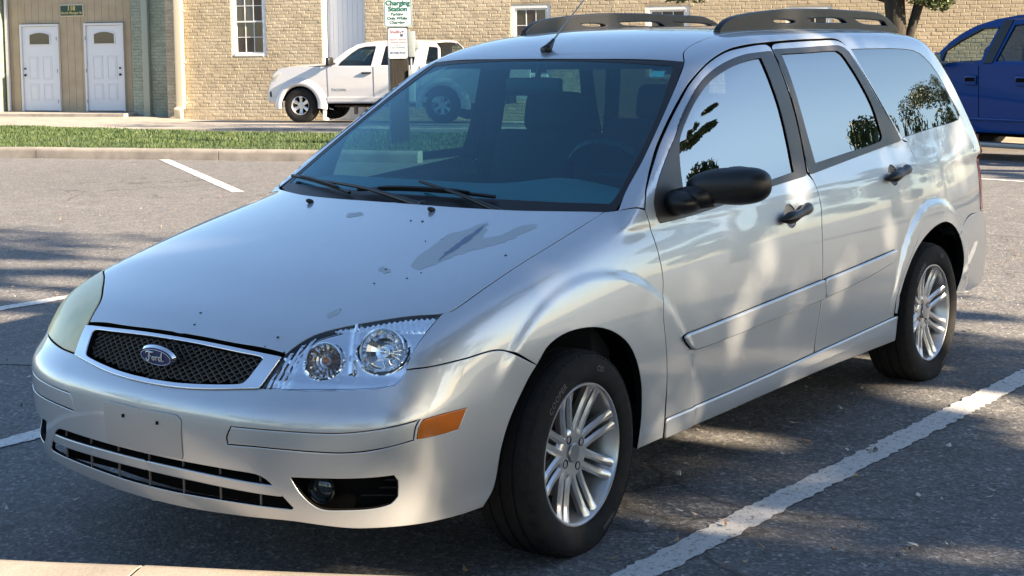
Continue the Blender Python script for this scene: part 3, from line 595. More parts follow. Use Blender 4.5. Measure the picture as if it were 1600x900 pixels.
for k in range(n):
    a=2*PI*k/n;b=2*PI*(k+1)/n
    tube(bm,[(bd_x-.003,.060*math.cos(a),bz+.0225*math.sin(a)),(bd_x-.003,.060*math.cos(b),bz+.0225*math.sin(b))],.0009,4,cap=False)
strokes=[ # script lettering, units of the badge, x right as read from the front
 [(-.036,.009,.0012),(-.034,.013,.0018),(-.028,.0155,.0022),(-.018,.0155,.0024),(-.009,.0145,.0022),(-.002,.0165,.0012)],
 [(-.019,.0150,.0020),(-.022,.006,.0022),(-.0255,-.004,.0022),(-.030,-.0115,.0024),(-.036,-.0125,.0022),(-.040,-.008,.0016),(-.038,-.004,.0010)],
 [(-.030,.001,.0010),(-.022,.0025,.0014),(-.014,.0035,.0010)],
 [(-.008,.0025,.0014),(-.013,-.0005,.0018),(-.0135,-.007,.0018),(-.009,-.0095,.0014),(-.0045,-.006,.0018),(-.005,.0005,.0018),(-.008,.0025,.0014)],
 [(-.004,.001,.0008),(.003,.002,.0014),(.002,-.003,.0018),(.0005,-.0095,.0018)],
 [(.0018,-.003,.0012),(.005,.0015,.0016),(.010,.0028,.0018),(.011,.001,.0012)],
 [(.0235,.001,.0014),(.019,.003,.0018),(.014,-.001,.0020),(.0135,-.007,.0020),(.017,-.0095,.0016),(.0225,-.005,.0018)],
 [(.0315,.0165,.0014),(.028,.009,.0020),(.0245,-.002,.0020),(.0235,-.0085,.0018),(.027,-.0095,.0010),(.034,-.005,.0008)]]
for s in strokes:
    P=[Vector((bd_x-.0045,-a,bz+b)) for a,b,_ in s]; tube(bm,P,[c*1.05 for _,_,c in s],6)
tilt(bm)
bobj('badge_script',bm,M['white'],badge,smooth=True)
# plate bracket, lower grille, fog lamps, side markers, bumper inserts
pb=panel('plate_bracket',L3('plate'),(-1,0,0),[mat('plate_panel_paint',(.42,.435,.45),.45,.6),M['gap']],half=True,parent=car,off=.0025,res=.03,depth=.004,gap=.001,rnd=.002)
for y in(-.07,.07):
    bm=bmesh.new(); box(bm,(-.886,y,.475),(.006,.006,.009),bev=.001); bobj('screw_hole',bm,M['gap'],pb)
def barpanel(name,mid,h,off,x0=0):
    up=[[p[0],p[1],p[2]+h/2] for p in mid]; dn=[[p[0],p[1],p[2]-h/2] for p in mid][::-1]
    return panel(name,up+dn,(-.9,-.3,.0),PM,half=True,parent=car,off=off,res=.014,gap=0,rnd=.004,depth=.05)
barpanel('lower_grille_bar',[[-.87,0,.345],[-.866,-.18,.343],[-.85,-.35,.341],[-.828,-.468,.341]],.022,-.001)
bk=panel('lower_grille_backing',L3('low_open'),(-.85,-.3,0),M['gap'],half=True,parent=car,off=-.07,rim=False,gap=-.03)
MFIN=mat('dull_grille_fin',(.16,.14,.14),.5)
for y in np.arange(-.40,.41,.133):
    bm=bmesh.new(); x=onbody(y=-abs(y),z=.33,axis='x')[0]; box(bm,(x+.012,y,.332),(.006,.0018,.088)); bobj('lower_grille_fin',bm,MFIN,bk)
for sd in(-1,1):
    panel('bumper_insert',L3('insert'),(-.7,-.7,0),PM,side=sd,parent=car,off=-.001,res=.015,gap=.006,rnd=.003,depth=.02)
    panel('side_marker',L3('marker'),(-.4,-.9,0),[M['amber'],M['gap']],side=sd,parent=car,off=.001,res=.012,gap=.003,rnd=.002)
    fg=panel('fog_lamp_recess',L3('fog'),(-.8,-.5,0),M['gap'],side=sd,parent=car,off=-.05,rim=False,gap=-.02)
    bm=bmesh.new(); lathe(bm,[(.036,.012),(.036,.0),(.033,-.004),(.028,.002),(.015,.007),(0,.009)],24)
    T=Matrix.Translation(Vector((-.752,.545*sd,.345)))@Matrix.Rotation(R(-75 if sd<0 else -105),4,'Z')
    for v in bm.verts: v.co=T@v.co
    bobj('fog_lamp',bm,[M['lens2'] if 'lens2' in M else mat('dark_fog_lens',(.05,.06,.07),.08,.5,Coat_Weight=1.0)],fg,smooth=30)
    bm=bmesh.new()
    for k in range(3): box(bm,(-.66,.66*sd,.325+.02*k),(.10,.012,.004),Matrix.Rotation(R(55*sd),3,'Z'))
    bobj('fog_louvre',bm,M['black'],fg)
# peeling paint and tar on the bonnet: ragged edges
def ragged(k,a=.008):
    r=np.random.default_rng(len(k)*7+3); P=catmull(L3(k),.010,60); return [[p[0]+r.normal()*a*.5,p[1]+r.normal()*a*.5,p[2]] for p in P]
for k in('chip','chip3','chip4','chip5'):
    panel('paint_peel',ragged(k),(0,0,1),[M['primer'],M['primer2']],parent=hood,off=.0007,res=.02,gap=0,rnd=.0003,depth=.0007,corner=5)
panel('paint_peel',ragged('chip2',.004),(0,0,1),[M['primer2']],parent=hood,off=.0012,res=.02,gap=0,rim=False,corner=5)
bm=bmesh.new()
for i,p in enumerate(O['dots']):
    s=(.0042,.003,.002)[i%3]; bmesh.ops.create_icosphere(bm,subdivisions=1,radius=1,matrix=Matrix.Translation(Vector((p[0],p[1],p[2]+.001)))@Matrix.Diagonal((s*1.4,s,.0018,1)))
bobj('tar_spot',bm,M['dirt_haze'],hood,smooth=True,kind='stuff')
# wheels
def wheel():
    root=bpy.data.objects.new('wheel',None); COL.objects.link(root); root.parent=car
    bm=bmesh.new(); T0=[(.204,.080),(.207,.088),(.214,.0935),(.232,.0985),(.252,.1),(.270,.098),(.284,.092),(.2875,.0895),(.2885,.0915),(.2925,.089),(.298,.081),(.3035,.070)]
    T0=[(r,w_) for r,w_ in T0]; tread=[]
    for a in(.066,.058,.032,.026,-.004): tread.append(a)
    prof=T0+[(.306,.062),(.3065,.048),(.299,.047),(.299,.040),(.3072,.039),(.3075,.006),(.300,.005),(.300,-.003),(.3075,-.004),(.3072,-.039),(.299,-.040),(.299,-.047),(.3065,-.048),(.306,-.062)]+[(r,-w_) for r,w_ in T0[::-1]]
    kf=(.2945-.204)/(.3075-.204); prof=[(.204+(r-.204)*kf,w_) for r,w_ in prof]; lathe(bm,prof,120)
    for v in bm.verts:
        d=-.2805-v.co.z
        if v.co.z<-.245: v.co.y*=1+.10*min(1,(-.245-v.co.z)/.04)*(1 if abs(v.co.y)>.05 else .3)
        if d>0: v.co.z=-.2805-d*.04
    for k in range(90):
        a=2*PI*k/90; M4=Matrix.Rotation(-a,4,'Y')
        for s in(1,-1):
            for v in box(bm,(0,0,0),(.006,.016,.0035)): v.co=M4@(Vector((.2838,-s*.0785,0))+v.co)
    for v in bm.verts:
        if v.co.z<-.2815: v.co.z=-.2815
    ty=bobj('tyre',bm,M['rubber'],root,smooth=35)
    bm=bmesh.new(); lathe(bm,[(.2045,.079),(.2045,.0855),(.2025,.0875),(.1985,.0875),(.1955,.0845),(.193,.078),(.190,.066),(.184,.045),(.176,.02),(.172,-.02),(.172,-.075)],96)
    lathe(bm,[(0,.050),(.030,.052),(.052,.0545),(.066,.0535),(.074,.049),(.078,.040),(.070,.028),(0,.02)],48)
    def spoke(ang,off,lean):
        # cross-sections from the hub to the rim
        st=[]
        for t,r,wf,hw,dp in((0,.050,.0545,.0150,.030),(.2,.080,.0540,.0128,.028),(.45,.115,.0585,.0120,.026),(.7,.148,.065,.0122,.025),(.9,.176,.073,.0135,.026),(1,.1945,.080,.018,.030)):
            o=off*(.85+lean*t); c=[]
            for (u,ww) in((-hw,wf-.007),(-hw*.45,wf),(hw*.45,wf),(hw,wf-.007),(hw*.8,wf-dp),(-hw*.8,wf-dp)):
                x=r;y=o+u; c.append(bm.verts.new((x*math.cos(ang)-y*math.sin(ang),-ww,x*math.sin(ang)+y*math.cos(ang))))
            st.append(c)
        for i in range(len(st)-1):
            for j in range(6): bm.faces.new((st[i][j],st[i][(j+1)%6],st[i+1][(j+1)%6],st[i+1][j]))
    for k in range(8):
        a=R(18+45*k); spoke(a,.0195,.18); spoke(a,-.0195,.18)
    bmesh.ops.recalc_face_normals(bm,faces=bm.faces[:])
    rim=bobj('rim',bm,M['alloy'],root,smooth=38)
    bm=bmesh.new(); lathe(bm,[(.026,.053),(.027,.0575),(.0245,.0595),(0,.0605)],32); cap=bobj('centre_cap',bm,mat_cap,rim,smooth=30)
    for k in range(4):
        a=R(28+90*k); bm=bmesh.new(); lathe(bm,[(.0125,.053),(.0125,.0552),(.0105,.0556),(.0098,.046),(0,.045)],20,mi=0); lathe(bm,[(.0075,.044),(.0075,.051),(.005,.053),(0,.0535)],6,mi=1)
        for v in bm.verts: v.co+=Vector((.0485*math.cos(a),0,.0485*math.sin(a)))
        bobj('lug_nut',bm,[M['gap'],M['brake']],rim,smooth=30)
    bm=bmesh.new(); lathe(bm,[(.06,.0),(.128,.0),(.13,-.004),(.13,-.02),(.06,-.02)],48); lathe(bm,[(0,.018),(.05,.018),(.062,.0)],32); bobj('brake_disc',bm,M['brake'],root,smooth=30)
    bm=bmesh.new(); box(bm,(.11,.008,.03),(.05,.05,.11),bev=.008); lathe(bm,[(.171,-.078),(.0,-.078)],32); bobj('brake_caliper',bm,M['gap'],root)
    for s,ang,rad,sz in(('COOPER',128,.2455,.025),('TOURING',-62,.249,.015),('CS3',72,.2455,.021)):
        me=textmesh(s,sz,0,1.12,bold=.0006); a0=R(ang)
        for v in me.vertices:
            a=a0-v.co.x/rad; r=rad+v.co.y; wv=.1012 if abs(r-.2455)<.02 else .1; v.co=Vector((r*math.cos(a),-wv-.0002-v.co.z,r*math.sin(a)))
        link('tyre_lettering',me,M['letter'],ty)
    return root
mat_cap=mat('cap_silver',(.35,.36,.38),.3,.8)
whl=wheel(); refresh_kids()
spots=[(0,-.747,.302,R(2.5)),(2.615,-.747,.302,0),(0,.747,.302,PI+R(2.5)),(2.615,.747,.302,PI)]
for i,(x,y,z,rz) in enumerate(spots):
    o=whl if i==0 else copy_tree(whl,car)
    o.location=(x,y,z); o.rotation_euler=(0,0,rz)
# wheel-arch liners, underbody, engine block-out
for sd in(-1,1):
    for x0 in(0.03,2.63):
        bm=bmesh.new(); lathe(bm,[(.385,.79),(.392,.78),(.40,.44),(0,.44)],40,a0=R(2),a1=R(178))
        for v in bm.verts: v.co=Vector((v.co.x+x0,v.co.y if sd<0 else -v.co.y,v.co.z+.29))
        bobj('arch_liner',bm,M['gap'],car,smooth=True)
bm=bmesh.new()
box(bm,(.02,0,.44),(1.1,.86,.40)); box(bm,(1.32,0,.26),(1.7,1.50,.08)); box(bm,(2.7,0,.36),(1.2,.84,.26)); box(bm,(3.35,0,.40),(.45,1.3,.2)); box(bm,(-.62,0,.42),(.2,1.15,.3),bev=.03); box(bm,(-.71,0,.335),(.12,.96,.13))
bobj('underbody',bm,M['gap'],car)
# inner firewall and interior
bm=bmesh.new(); box(bm,(.30,0,.64),(.1,1.40,.46)); box(bm,(1.35,0,.32),(2.1,1.50,.06)); box(bm,(3.0,0,.62),(1.2,1.3,.04))
for s in(-1,1): box(bm,(1.48,s*.765,.64),(1.86,.02,.54)); box(bm,(3.0,s*.70,.80),(1.0,.02,.40))
bobj('cabin_floor',bm,M['cloth'],car)
bm=bmesh.new(); 
sec=[(.33,.90),(.37,.955),(.46,.985),(.60,.985),(.70,.955),(.76,.90),(.77,.78),(.70,.60)]
ny=16; rows=[]
for j in range(ny+1):
    y=-.665+1.33*j/ny; hump=.035*math.exp(-((y+.37)/.19)**2); rows.append([bm.verts.new((x,y,z+(hump if 1<k<6 else 0))) for k,(x,z) in enumerate(sec)])
for j in range(ny):
    for k in range(len(sec)-1): bm.faces.new((rows[j][k],rows[j][k+1],rows[j+1][k+1],rows[j+1][k]))
bobj('dashboard',bm,M['dash'],car,smooth=50)
bm=bmesh.new(); sw=Matrix.Translation(Vector((.90,-.37,.96)))@Matrix.Rotation(R(62),4,'Y')
for i in range(28):
    a,b=2*PI*i/28,2*PI*(i+1)/28; tube(bm,[sw@Vector((.185*math.cos(a),.185*math.sin(a),0)),sw@Vector((.185*math.cos(b),.185*math.sin(b),0))],.015,8,cap=False)
for a in(0,PI,-PI/2): tube(bm,[sw@Vector((0,0,-.02)),sw@Vector((.18*math.cos(a+PI/2),.18*math.sin(a+PI/2),0))],.016,6)
for v in box(bm,(0,0,0),(.13,.15,.05),bev=.02): v.co=sw@v.co
bobj('steering_wheel',bm,M['black'],car,smooth=40)
def seat(x,y,wd=.50):
    r=empty('seat',(0,0,0)); r.parent=car
    bm=bmesh.new(); box(bm,(x,y,.50),(.52,wd,.16),Matrix.Rotation(R(-6),3,'Y'),bev=.05,seg=3); bobj('seat_cushion',bm,M['cloth'],r,smooth=True)
    bm=bmesh.new(); box(bm,(x+.32,y,.80),(.15,wd*.97,.62),Matrix.Rotation(R(16),3,'Y'),bev=.055,seg=3); bobj('seat_back',bm,M['cloth'],r,smooth=True)
    bm=bmesh.new(); box(bm,(x+.44,y,1.175),(.11,.27,.17),Matrix.Rotation(R(12),3,'Y'),bev=.05,seg=3); tube(bm,[(x+.40,y-.06,1.05),(x+.43,y-.06,1.13)],.007); tube(bm,[(x+.40,y+.06,1.05),(x+.43,y+.06,1.13)],.007); bobj('headrest',bm,M['cloth'],r,smooth=True)
seat(1.15,-.37); seat(1.15,.37); seat(2.0,-.36,.56); seat(2.0,.36,.56)
bm=bmesh.new(); box(bm,(.935,0,1.305),(.03,.24,.065),bev=.012); tube(bm,[(.95,0,1.32),(.975,0,1.385)],.01); bobj('rear_view_mirror',bm,M['black'],car,smooth=40)
bm=bmesh.new(); 
for s in(-1,1): 
    for xx,rk in((1.55,.06),(2.45,.16)): 
        tube(bm,[(xx+rk*.2,s*.70,.94),(xx,s*.655,1.15),(xx-rk*.6,s*.58,1.37)],.035,8)
bobj('cabin_pillar',bm,M['cloth'],car,smooth=True)
panel('headliner',topedge[:1]+[[1.0,-.25,1.39],[1.06,-.53,1.37]]+zl([(1.4,-.47),(2.3,-.48),(3.1,-.46)])+zl([(3.2,-.2),(3.2,0)]),(0,0,1),M['cloth'],half=True,parent=car,res=.08,off=-.035,rim=False)
# the one door mirror (the far side shows none)
for sd in(-1,):
    r=empty('door_mirror',(0,0,0)); r.parent=car
    bm=bmesh.new(); bmesh.ops.create_uvsphere(bm,u_segments=40,v_segments=24,radius=1)
    for v in bm.verts:
        x,y,z=v.co; sg=lambda a,p:math.copysign(abs(a)**p,a)
        nx,ny_,nz=sg(x,.85)*.070,sg(y,.75)*.136,sg(z,.80)*.066
        if x>0: nx*=.42
        t=(-y+1)/2   # 1 = outboard end
        nz=nz*(.74+.28*t)+.008*(t-.5)
        v.co=Vector((.668+nx+.040*t,(-.930+ny_)*(-sd),1.012+nz+.010*(t-.5)))
    bobj('mirror_housing',bm,M['black'],r,smooth=True)
    bm=bmesh.new(); bmesh.ops.create_uvsphere(bm,u_segments=24,v_segments=14,radius=1,matrix=Matrix.Translation((.625,-.80,.962))@Matrix.Rotation(R(12),4,'Z')@Matrix.Diagonal((.085,.065,.042,1))); tube(bm,[(.60,-.78,.960),(.63,-.83,.975),(.66,-.88,.990)],[.040,.040,.046],14)
    bobj('mirror_arm',bm,M['black'],r,smooth=True)
    bm=bmesh.new(); bmesh.ops.create_circle(bm,cap_ends=True,segments=32,radius=1)
    for v in bm.verts: v.co=Vector((.727,(-.948+v.co.x*.098),1.02+v.co.y*.052))
    bobj('mirror_glass',bm,M['chrome'],r)
# roof rails
def plane_f(y0): return lambda x,y,z: np.abs(y)-(y0-.02*((x-2.2)/.85)**2)
for sd in(-1,1):
    r=empty('roof_rail',(0,0,0)); r.parent=car
    for nm,y0,nn,ff in(('rail_outer_face',.515,(0,-1,0),lambda x,y,z:(-y)-(.470-.012*((x-2.2)/.85)**2)),('rail_inner_face',.48,(0,1,0),lambda x,y,z:y+(.440-.012*((x-2.2)/.85)**2))):
        panel(nm,L3('rail'),nn,[M['black'],M['black']],holes=[L3('rail_h1'),L3('rail_h2'),L3('rail_h3')],side=sd,parent=r,f=ff,res=.03,gap=0,rnd=.006,depth=.017,holegap=0,span=.1)
# wipers, nozzles, aerial
def wiper(blade,arm,nm='wiper'):
    r=empty(nm,(0,0,0)); r.parent=car
    def lift(p,h): 
        q=froot2(fgreen,np.array([p]),np.array([-.5,0,.86]),.3,-.3,h)[0]; return tuple(q)
    bm=bmesh.new(); n=12; P=[lift([blade[0][i]+(blade[1][i]-blade[0][i])*t/n for i in range(3)],.012) for t in range(n+1)]; tube(bm,P,.0065,6)
    P2=[lift([blade[0][i]+(blade[1][i]-blade[0][i])*t/n for i in range(3)],.020) for t in range(2,n-1)]; tube(bm,P2,[.003]+[.006]*(len(P2)-2)+[.003],6); bobj('wiper_blade',bm,M['black'],r,smooth=50)
    bm=bmesh.new(); P=[lift([arm[0][i]+(arm[1][i]-arm[0][i])*t/6 for i in range(3)],.008+.012*min(1,t/3)) for t in range(7)]; tube(bm,P,[.014,.011,.008,.006,.006,.0055,.005],8)
    bmesh.ops.create_uvsphere(bm,u_segments=10,v_segments=8,radius=.02,matrix=Matrix.Translation(Vector(P[0]))); bobj('wiper_arm',bm,M['black'],r,smooth=50)
wiper(([.248,.234,.979],[.268,-.33,.982]),([.20,-.42,.958],[.285,-.014,1.002]))
wiper(([.40,.689,.985],[.232,.26,.972]),([.18,-.10,.961],[.305,.45,.985]))
bm=bmesh.new(); rows=[]
for j in range(25):
    y=-.70+1.4*j/24; xb=.155+.34*y*y; rows.append([bm.verts.new((xb+d,y,z)) for d,z in((-.03,.925),(.012,.940),(.06,.938),(.10,.95))])
for j in range(24):
    for k in range(3): bm.faces.new((rows[j][k],rows[j][k+1],rows[j+1][k+1],rows[j+1][k]))
bobj('cowl_panel',bm,M['black'],car,smooth=True)
for p in O['nozzle']:
    bm=bmesh.new(); bmesh.ops.create_uvsphere(bm,u_segments=12,v_segments=8,radius=1,matrix=Matrix.Translation(Vector((p[0],p[1],p[2]+.006)))@Matrix.Rotation(R(15),4,'Y')@Matrix.Diagonal((.017,.010,.008,1))); bobj('washer_nozzle',bm,M['black'],hood,smooth=True)
r=empty('aerial',(0,0,0)); r.parent=car
bm=bmesh.new(); b0=Vector(onbody(x=1.07,y=0.03,axis='z')); tube(bm,[b0+Vector((-.02,0,-.002)),b0+Vector((.0,0,.012)),b0+Vector((.018,-.002,.03)),b0+Vector((.03,-.003,.042))],[.022,.016,.009,.006],12); bobj('aerial_base',bm,M['black'],r,smooth=True)
bm=bmesh.new(); tube(bm,[b0+Vector((.028,-.003,.04)),b0+Vector((.40,-.02,.33))],[.0035,.0018],8); bobj('aerial_mast',bm,mat('grey_steel',(.3,.3,.3),.3,.9),r,smooth=True)
# tail
panel('tailgate',[[3.70,0,.64],[3.66,-.60,.66],[3.60,-.62,.95],[3.50,-.60,1.12],[3.33,-.52,1.40],[3.27,-.25,1.47],[3.30,0,1.475]],(.95,0,.3),PM,half=True,parent=car,res=.04,span=.6)
panel('rear_window',[[3.58,0,1.0],[3.56,-.58,1.0],[3.38,-.50,1.36],[3.35,0,1.40]],(.9,0,.4),[M['tint'],M['gap']],half=True,parent=car,off=.003,res=.05,span=.4)
for sd in(-1,1): panel('tail_lamp',[[3.43,-.69,1.04],[3.43,-.75,.93],[3.40,-.785,.80],[3.37,-.80,.658],[3.52,-.74,.66],[3.66,-.60,.66],[3.60,-.62,.95],[3.52,-.64,1.05]],(.6,-.8,0),[M['red'],M['gap']],side=sd,parent=car,res=.03,off=.002,span=.5)
# ---------------- ground, kerbs, building ----------------
KX,KY=8.44,14.266; DX,DY=.33103,-.94362; NX,NY=-DY,DX; KROT=math.atan2(DY,DX)
def W(t,s,z=0): return Vector((KX+DX*t+NX*s,KY+DY*t+NY*s,z))
def ts(x,y): return ((x-KX)*DX+(y-KY)*DY,(x-KX)*NX+(y-KY)*NY)
def ground_z(x,y):
    t=(x-KX)*DX+(y-KY)*DY; s=np.minimum((x-KX)*NX+(y-KY)*NY,16); w_=sstep(7,10,t)
    return -.05*np.maximum(0,s+.3)*(1-w_)-.035*np.maximum(0,s+2)*w_+.0215*np.exp(-(((x-1.3)/3.6)**4+((y+.2)/3.0)**4))
def asphalt():
    m=mat('asphalt',(.1,.1,.1),.86); v=coords(m)
    big=noise(m,v,.35,5); mid=noise(m,v,6,5); vor=nd(m,'ShaderNodeTexVoronoi'); lk(m,v,vor.inputs['Vector']); vor.inputs['Scale'].default_value=95
    vor2=nd(m,'ShaderNodeTexVoronoi'); lk(m,v,vor2.inputs['Vector']); vor2.inputs['Scale'].default_value=42
    stone=ramp(m,vor.outputs['Color'],[(.0,(.072,.073,.075)),(.45,(.130,.129,.129)),(.72,(.192,.188,.184)),(.86,(.27,.264,.256)),(1,(.44,.43,.41))])
    s2=ramp(m,vor2.outputs['Color'],[(.0,(.75,)*3),(.8,(1.0,)*3),(.93,(1.15,)*3),(1,(1.45,)*3)])
    c=mixc(m,1,stone,s2,'MULTIPLY'); c=mixc(m,1,c,ramp(m,big,[(.3,(.88,)*3),(.7,(1.08,)*3)]),'MULTIPLY'); c=mixc(m,1,c,ramp(m,mid,[(.35,(.85,)*3),(.7,(1.1,)*3)]),'MULTIPLY')
    cr=nd(m,'ShaderNodeTexVoronoi',feature='DISTANCE_TO_EDGE'); wv=nd(m,'ShaderNodeVectorMath',operation='ADD'); nz=nd(m,'ShaderNodeTexNoise'); lk(m,v,nz.inputs['Vector']); nz.inputs['Scale'].default_value=1.5; nz.inputs['Detail'].default_value=6
    lk(m,v,wv.inputs[0]); lk(m,nz.outputs['Color'],wv.inputs[1]); lk(m,wv.outputs[0],cr.inputs['Vector']); cr.inputs['Scale'].default_value=.33
    cm=math_(m,'MULTIPLY',ramp(m,cr.outputs['Distance'],[(.0,(1,)*3),(.006,(0,)*3)]),ramp(m,noise(m,v,.5,2),[(.5,(0,)*3),(.56,(.8,)*3)])); c=mixc(m,cm,c,(.03,.028,.026))
    # oil drips under the parked cars: stains with their own outline
    st=noise(m,v,1.4,6,.7); c=mixc(m,ramp(m,st,[(.68,(0,)*3),(.78,(.35,)*3)]),c,(.045,.045,.048))
    lk(m,c,B(m).inputs['Base Color']); lk(m,ramp(m,vor.outputs['Color'],[(0,(.75,)*3),(1,(.95,)*3)]),B(m).inputs['Roughness'])
    h=mixc(m,.5,vor.outputs['Distance'],noise(m,v,180,3)); bump(m,h,.55,.006); return m
MA=asphalt()
g=np.unique(np.concatenate([np.linspace(-300,-40,8),np.linspace(-40,-8,24),np.linspace(-8,10,73),np.linspace(10,45,36),np.linspace(45,300,8)])); n=len(g)
X,Y=np.meshgrid(g,g); Z=ground_z(X,Y); V=np.stack([X.ravel(),Y.ravel(),Z.ravel()],1)
pmesh('asphalt_ground',V,[(j*n+i,j*n+i+1,(j+1)*n+i+1,(j+1)*n+i) for j in range(n-1) for i in range(n-1)],MA,kind='structure',smooth=True)
def stripemat():
    m=mat('worn_white_road_paint',(.6,.6,.58),.7); v=coords(m); a=noise(m,v,38,7,.85); b2=noise(m,v,120,3)
    c=mixc(m,ramp(m,a,[(.385,(0,)*3),(.47,(1,)*3)]),(.16,.158,.155),(.64,.64,.62)); c=mixc(m,1,c,ramp(m,b2,[(.3,(.78,)*3),(.6,(1,)*3)]),'MULTIPLY'); lk(m,c,B(m).inputs['Base Color']); bump(m,a,.5,.004); return m
MS=stripemat()
def stripe(a,b,w_=.11,name='parking_stripe',m=MS,rag=.008,h=.004):
    a=Vector(a);b=Vector(b); L=(b-a).length; cx_,cy_,cz_=CAMP
    dr=(b-a)/L; nr=Vector((-dr.y,dr.x)); k=max(4,int(L/.022)); V=[]
    for i in range(k+1):
        p=a+dr*L*i/k
        for sg in(-1,1):
            q=p+nr*sg*(w_/2+random.uniform(-rag,rag)); e=max(0,float(ground_z(q.x,q.y)))/cz_; q=Vector((q.x+(cx_-q.x)*e,q.y+(cy_-q.y)*e)); V.append((q.x,q.y,float(ground_z(q.x,q.y))+h))
    pmesh(name,V,[(2*i,2*i+2,2*i+3,2*i+1) for i in range(k)],m,kind='structure')
stripe((-.12,-1.028),(7.0,-1.25)); stripe((-1.5,4.19),(2.55,4.14)); stripe((-2,1.66),(5.0,1.60)); stripe((9.13,11.80),(6.72,7.83),.12); stripe((10.6,-.6),(12.75,4.6),.11)
stripe((.38,3.38),(1.15,2.25),.20,'dark_ground_strip',mat('near_black_strip',(.035,.035,.038),.5),.012,.003)  # near-black strip laid across the asphalt
def concrete(name,c=(.36,.34,.31),sc=3):
    m=mat(name,c,.85); v=coords(m); a=noise(m,v,sc,7,.65); b2=noise(m,v,160,3); d=tuple(x*.62 for x in c)
    k=mixc(m,ramp(m,a,[(.35,(0,)*3),(.65,(1,)*3)]),d,c); k=mixc(m,1,k,ramp(m,b2,[(.3,(.8,)*3),(.7,(1.1,)*3)]),'MULTIPLY'); lk(m,k,B(m).inputs['Base Color']); bump(m,mixc(m,.4,b2,a),.35,.004); return m
MC=concrete('kerb_concrete',(.30,.275,.245)); MW=concrete('walk_concrete',(.40,.37,.33)); MK=concrete('pale_kerb_concrete',(.36,.325,.28),2)
def kerb_run(pts,wd,h,name,m,gap=.012,sink=.15):
    """kerb stones along a polyline of joints, rounded top edge facing the road (left of travel)"""
    for a,b in zip(pts[:-1],pts[1:]):
        a=Vector(a);b=Vector(b);dr=(b-a).normalized(); nr=Vector((-dr.y,dr.x,0)); a2=a+dr*gap/2;b2=b-dr*gap/2; L=(b2-a2).length
        prof=[(0,-sink),(-.004,h-.045),(.006,h-.018),(.024,h-.004),(.05,h),(wd-.01,h),(wd,h-.01),(wd,-sink)]
        bm=bmesh.new(); k=max(2,int(L/.25)); rings=[]
        for i in range(k+1):
            p=a2+dr*L*i/k; e=.004*math.sin(i*1.7+a.x*3)
            rings.append([bm.verts.new(p+nr*(o+e*.5)+Vector((0,0,z+(e*.5 if z>0 else 0)))) for o,z in prof])
        for i in range(k):
            for j in range(len(prof)-1): bm.faces.new((rings[i][j],rings[i][j+1],rings[i+1][j+1],rings[i+1][j]))
        bm.faces.new(rings[0][::-1]); bm.faces.new(rings[-1]); bmesh.ops.recalc_face_normals(bm,faces=bm.faces[:])
        bobj(name,bm,m,smooth=40,kind='structure')
js=[-11.3,-8.0,-5.3,-2.05,.65,3.32,6.0,8.0]
kerb_run([W(t,-.13) for t in js[:-1]],.17,.125,'far_kerb',MC)
kerb_run([(-2.44,2.625,0),(-.975,-.12,0),(.36,-2.615,0),(1.41,-5.295,0)][::-1],.33,.135,'near_kerb',MK)
# planted island behind the near kerb
pmesh('near_island',[(1.1,-5.4,.10),(.08,-2.75,.10),(-1.25,-.27,.10),(-2.7,2.48,.10),(-6,1.5,.10),(-3,-7,.10)],[(0,1,2,3,4,5)],concrete('island_soil',(.055,.055,.045),4),kind='structure')
# grass island, walk, porch
def gz(t,s):
    sg=8.0 if t<-5.9 else (6.3 if t>.5 else 8.0-.266*(t+5.9)); return .115-.215*min(1,max(0,s)/sg)
def strip(name,ts_,s0,s1,z0,z1,m,ns=8,**k):
    V=[];Fc=[]
    for i,t in enumerate(ts_):
        for j in range(ns+1):
            f=j/ns; s=s0(t)+(s1(t)-s0(t))*f; V.append(W(t,s,z0(t)+(z1(t)-z0(t))*f))
    for i in range(len(ts_)-1):
        for j in range(ns): a=i*(ns+1)+j; Fc.append((a,a+ns+1,a+ns+2,a+1))
    return pmesh(name,V,Fc,m,smooth=True,kind='structure',**k)
sgf=lambda t: 8.0 if t<-5.9 else (6.3 if t>.5 else 8.0-.266*(t+5.9))
T1=list(np.linspace(-30,6.0,60))
def lawn():
    m=mat('lawn_soil_green',(.05,.09,.02),.9); v=coords(m); a=noise(m,v,3,5); lk(m,ramp(m,a,[(.3,(.045,.045,.018)),(.7,(.04,.075,.02))]),B(m).inputs['Base Color']); return m
strip('lawn',T1,lambda t:.03,sgf,lambda t:.112,lambda t:-.10,lawn())
wf=lambda t: sgf(t) if t<-3 else sgf(t)+min(1.3,(t+3)*.42)
strip('gutter_strip',[t for t in np.linspace(-3,12,40)],sgf,wf,lambda t:-.115,lambda t:-.125,concrete('grey_gutter',(.20,.195,.185)),2)
T2=list(np.linspace(-30,12,60))
zl_=lambda t: -.30 if t<-6.5 else (-.38 if t>-5 else -.30-.08*(t+6.5)/1.5)
strip('sidewalk',T2,wf,lambda t:16.0,lambda t:-.105,lambda t:zl_(t)-.03,MW,6)
strip('sidewalk_edge',T2,wf,lambda t:wf(t)+.001,lambda t:-.16,lambda t:-.103,MW,1)
bm=bmesh.new(); box(bm,(-9.2,14.95,-.33),(4.2,1.1,.24),bev=.01)
for v in bm.verts: v.co=W(v.co.x,v.co.y,v.co.z)
bobj('porch_slab',bm,MW,kind='structure')
strip('far_walk',list(np.linspace(10,22,12)),lambda t:6.2,lambda t:15,lambda t:-.20,lambda t:-.42,concrete('sandy_ground',(.40,.32,.22)),3)
strip('far_walk_kerb',list(np.linspace(10,22,12)),lambda t:6.05,lambda t:6.2,lambda t:-.20,lambda t:-.195,MK,1)
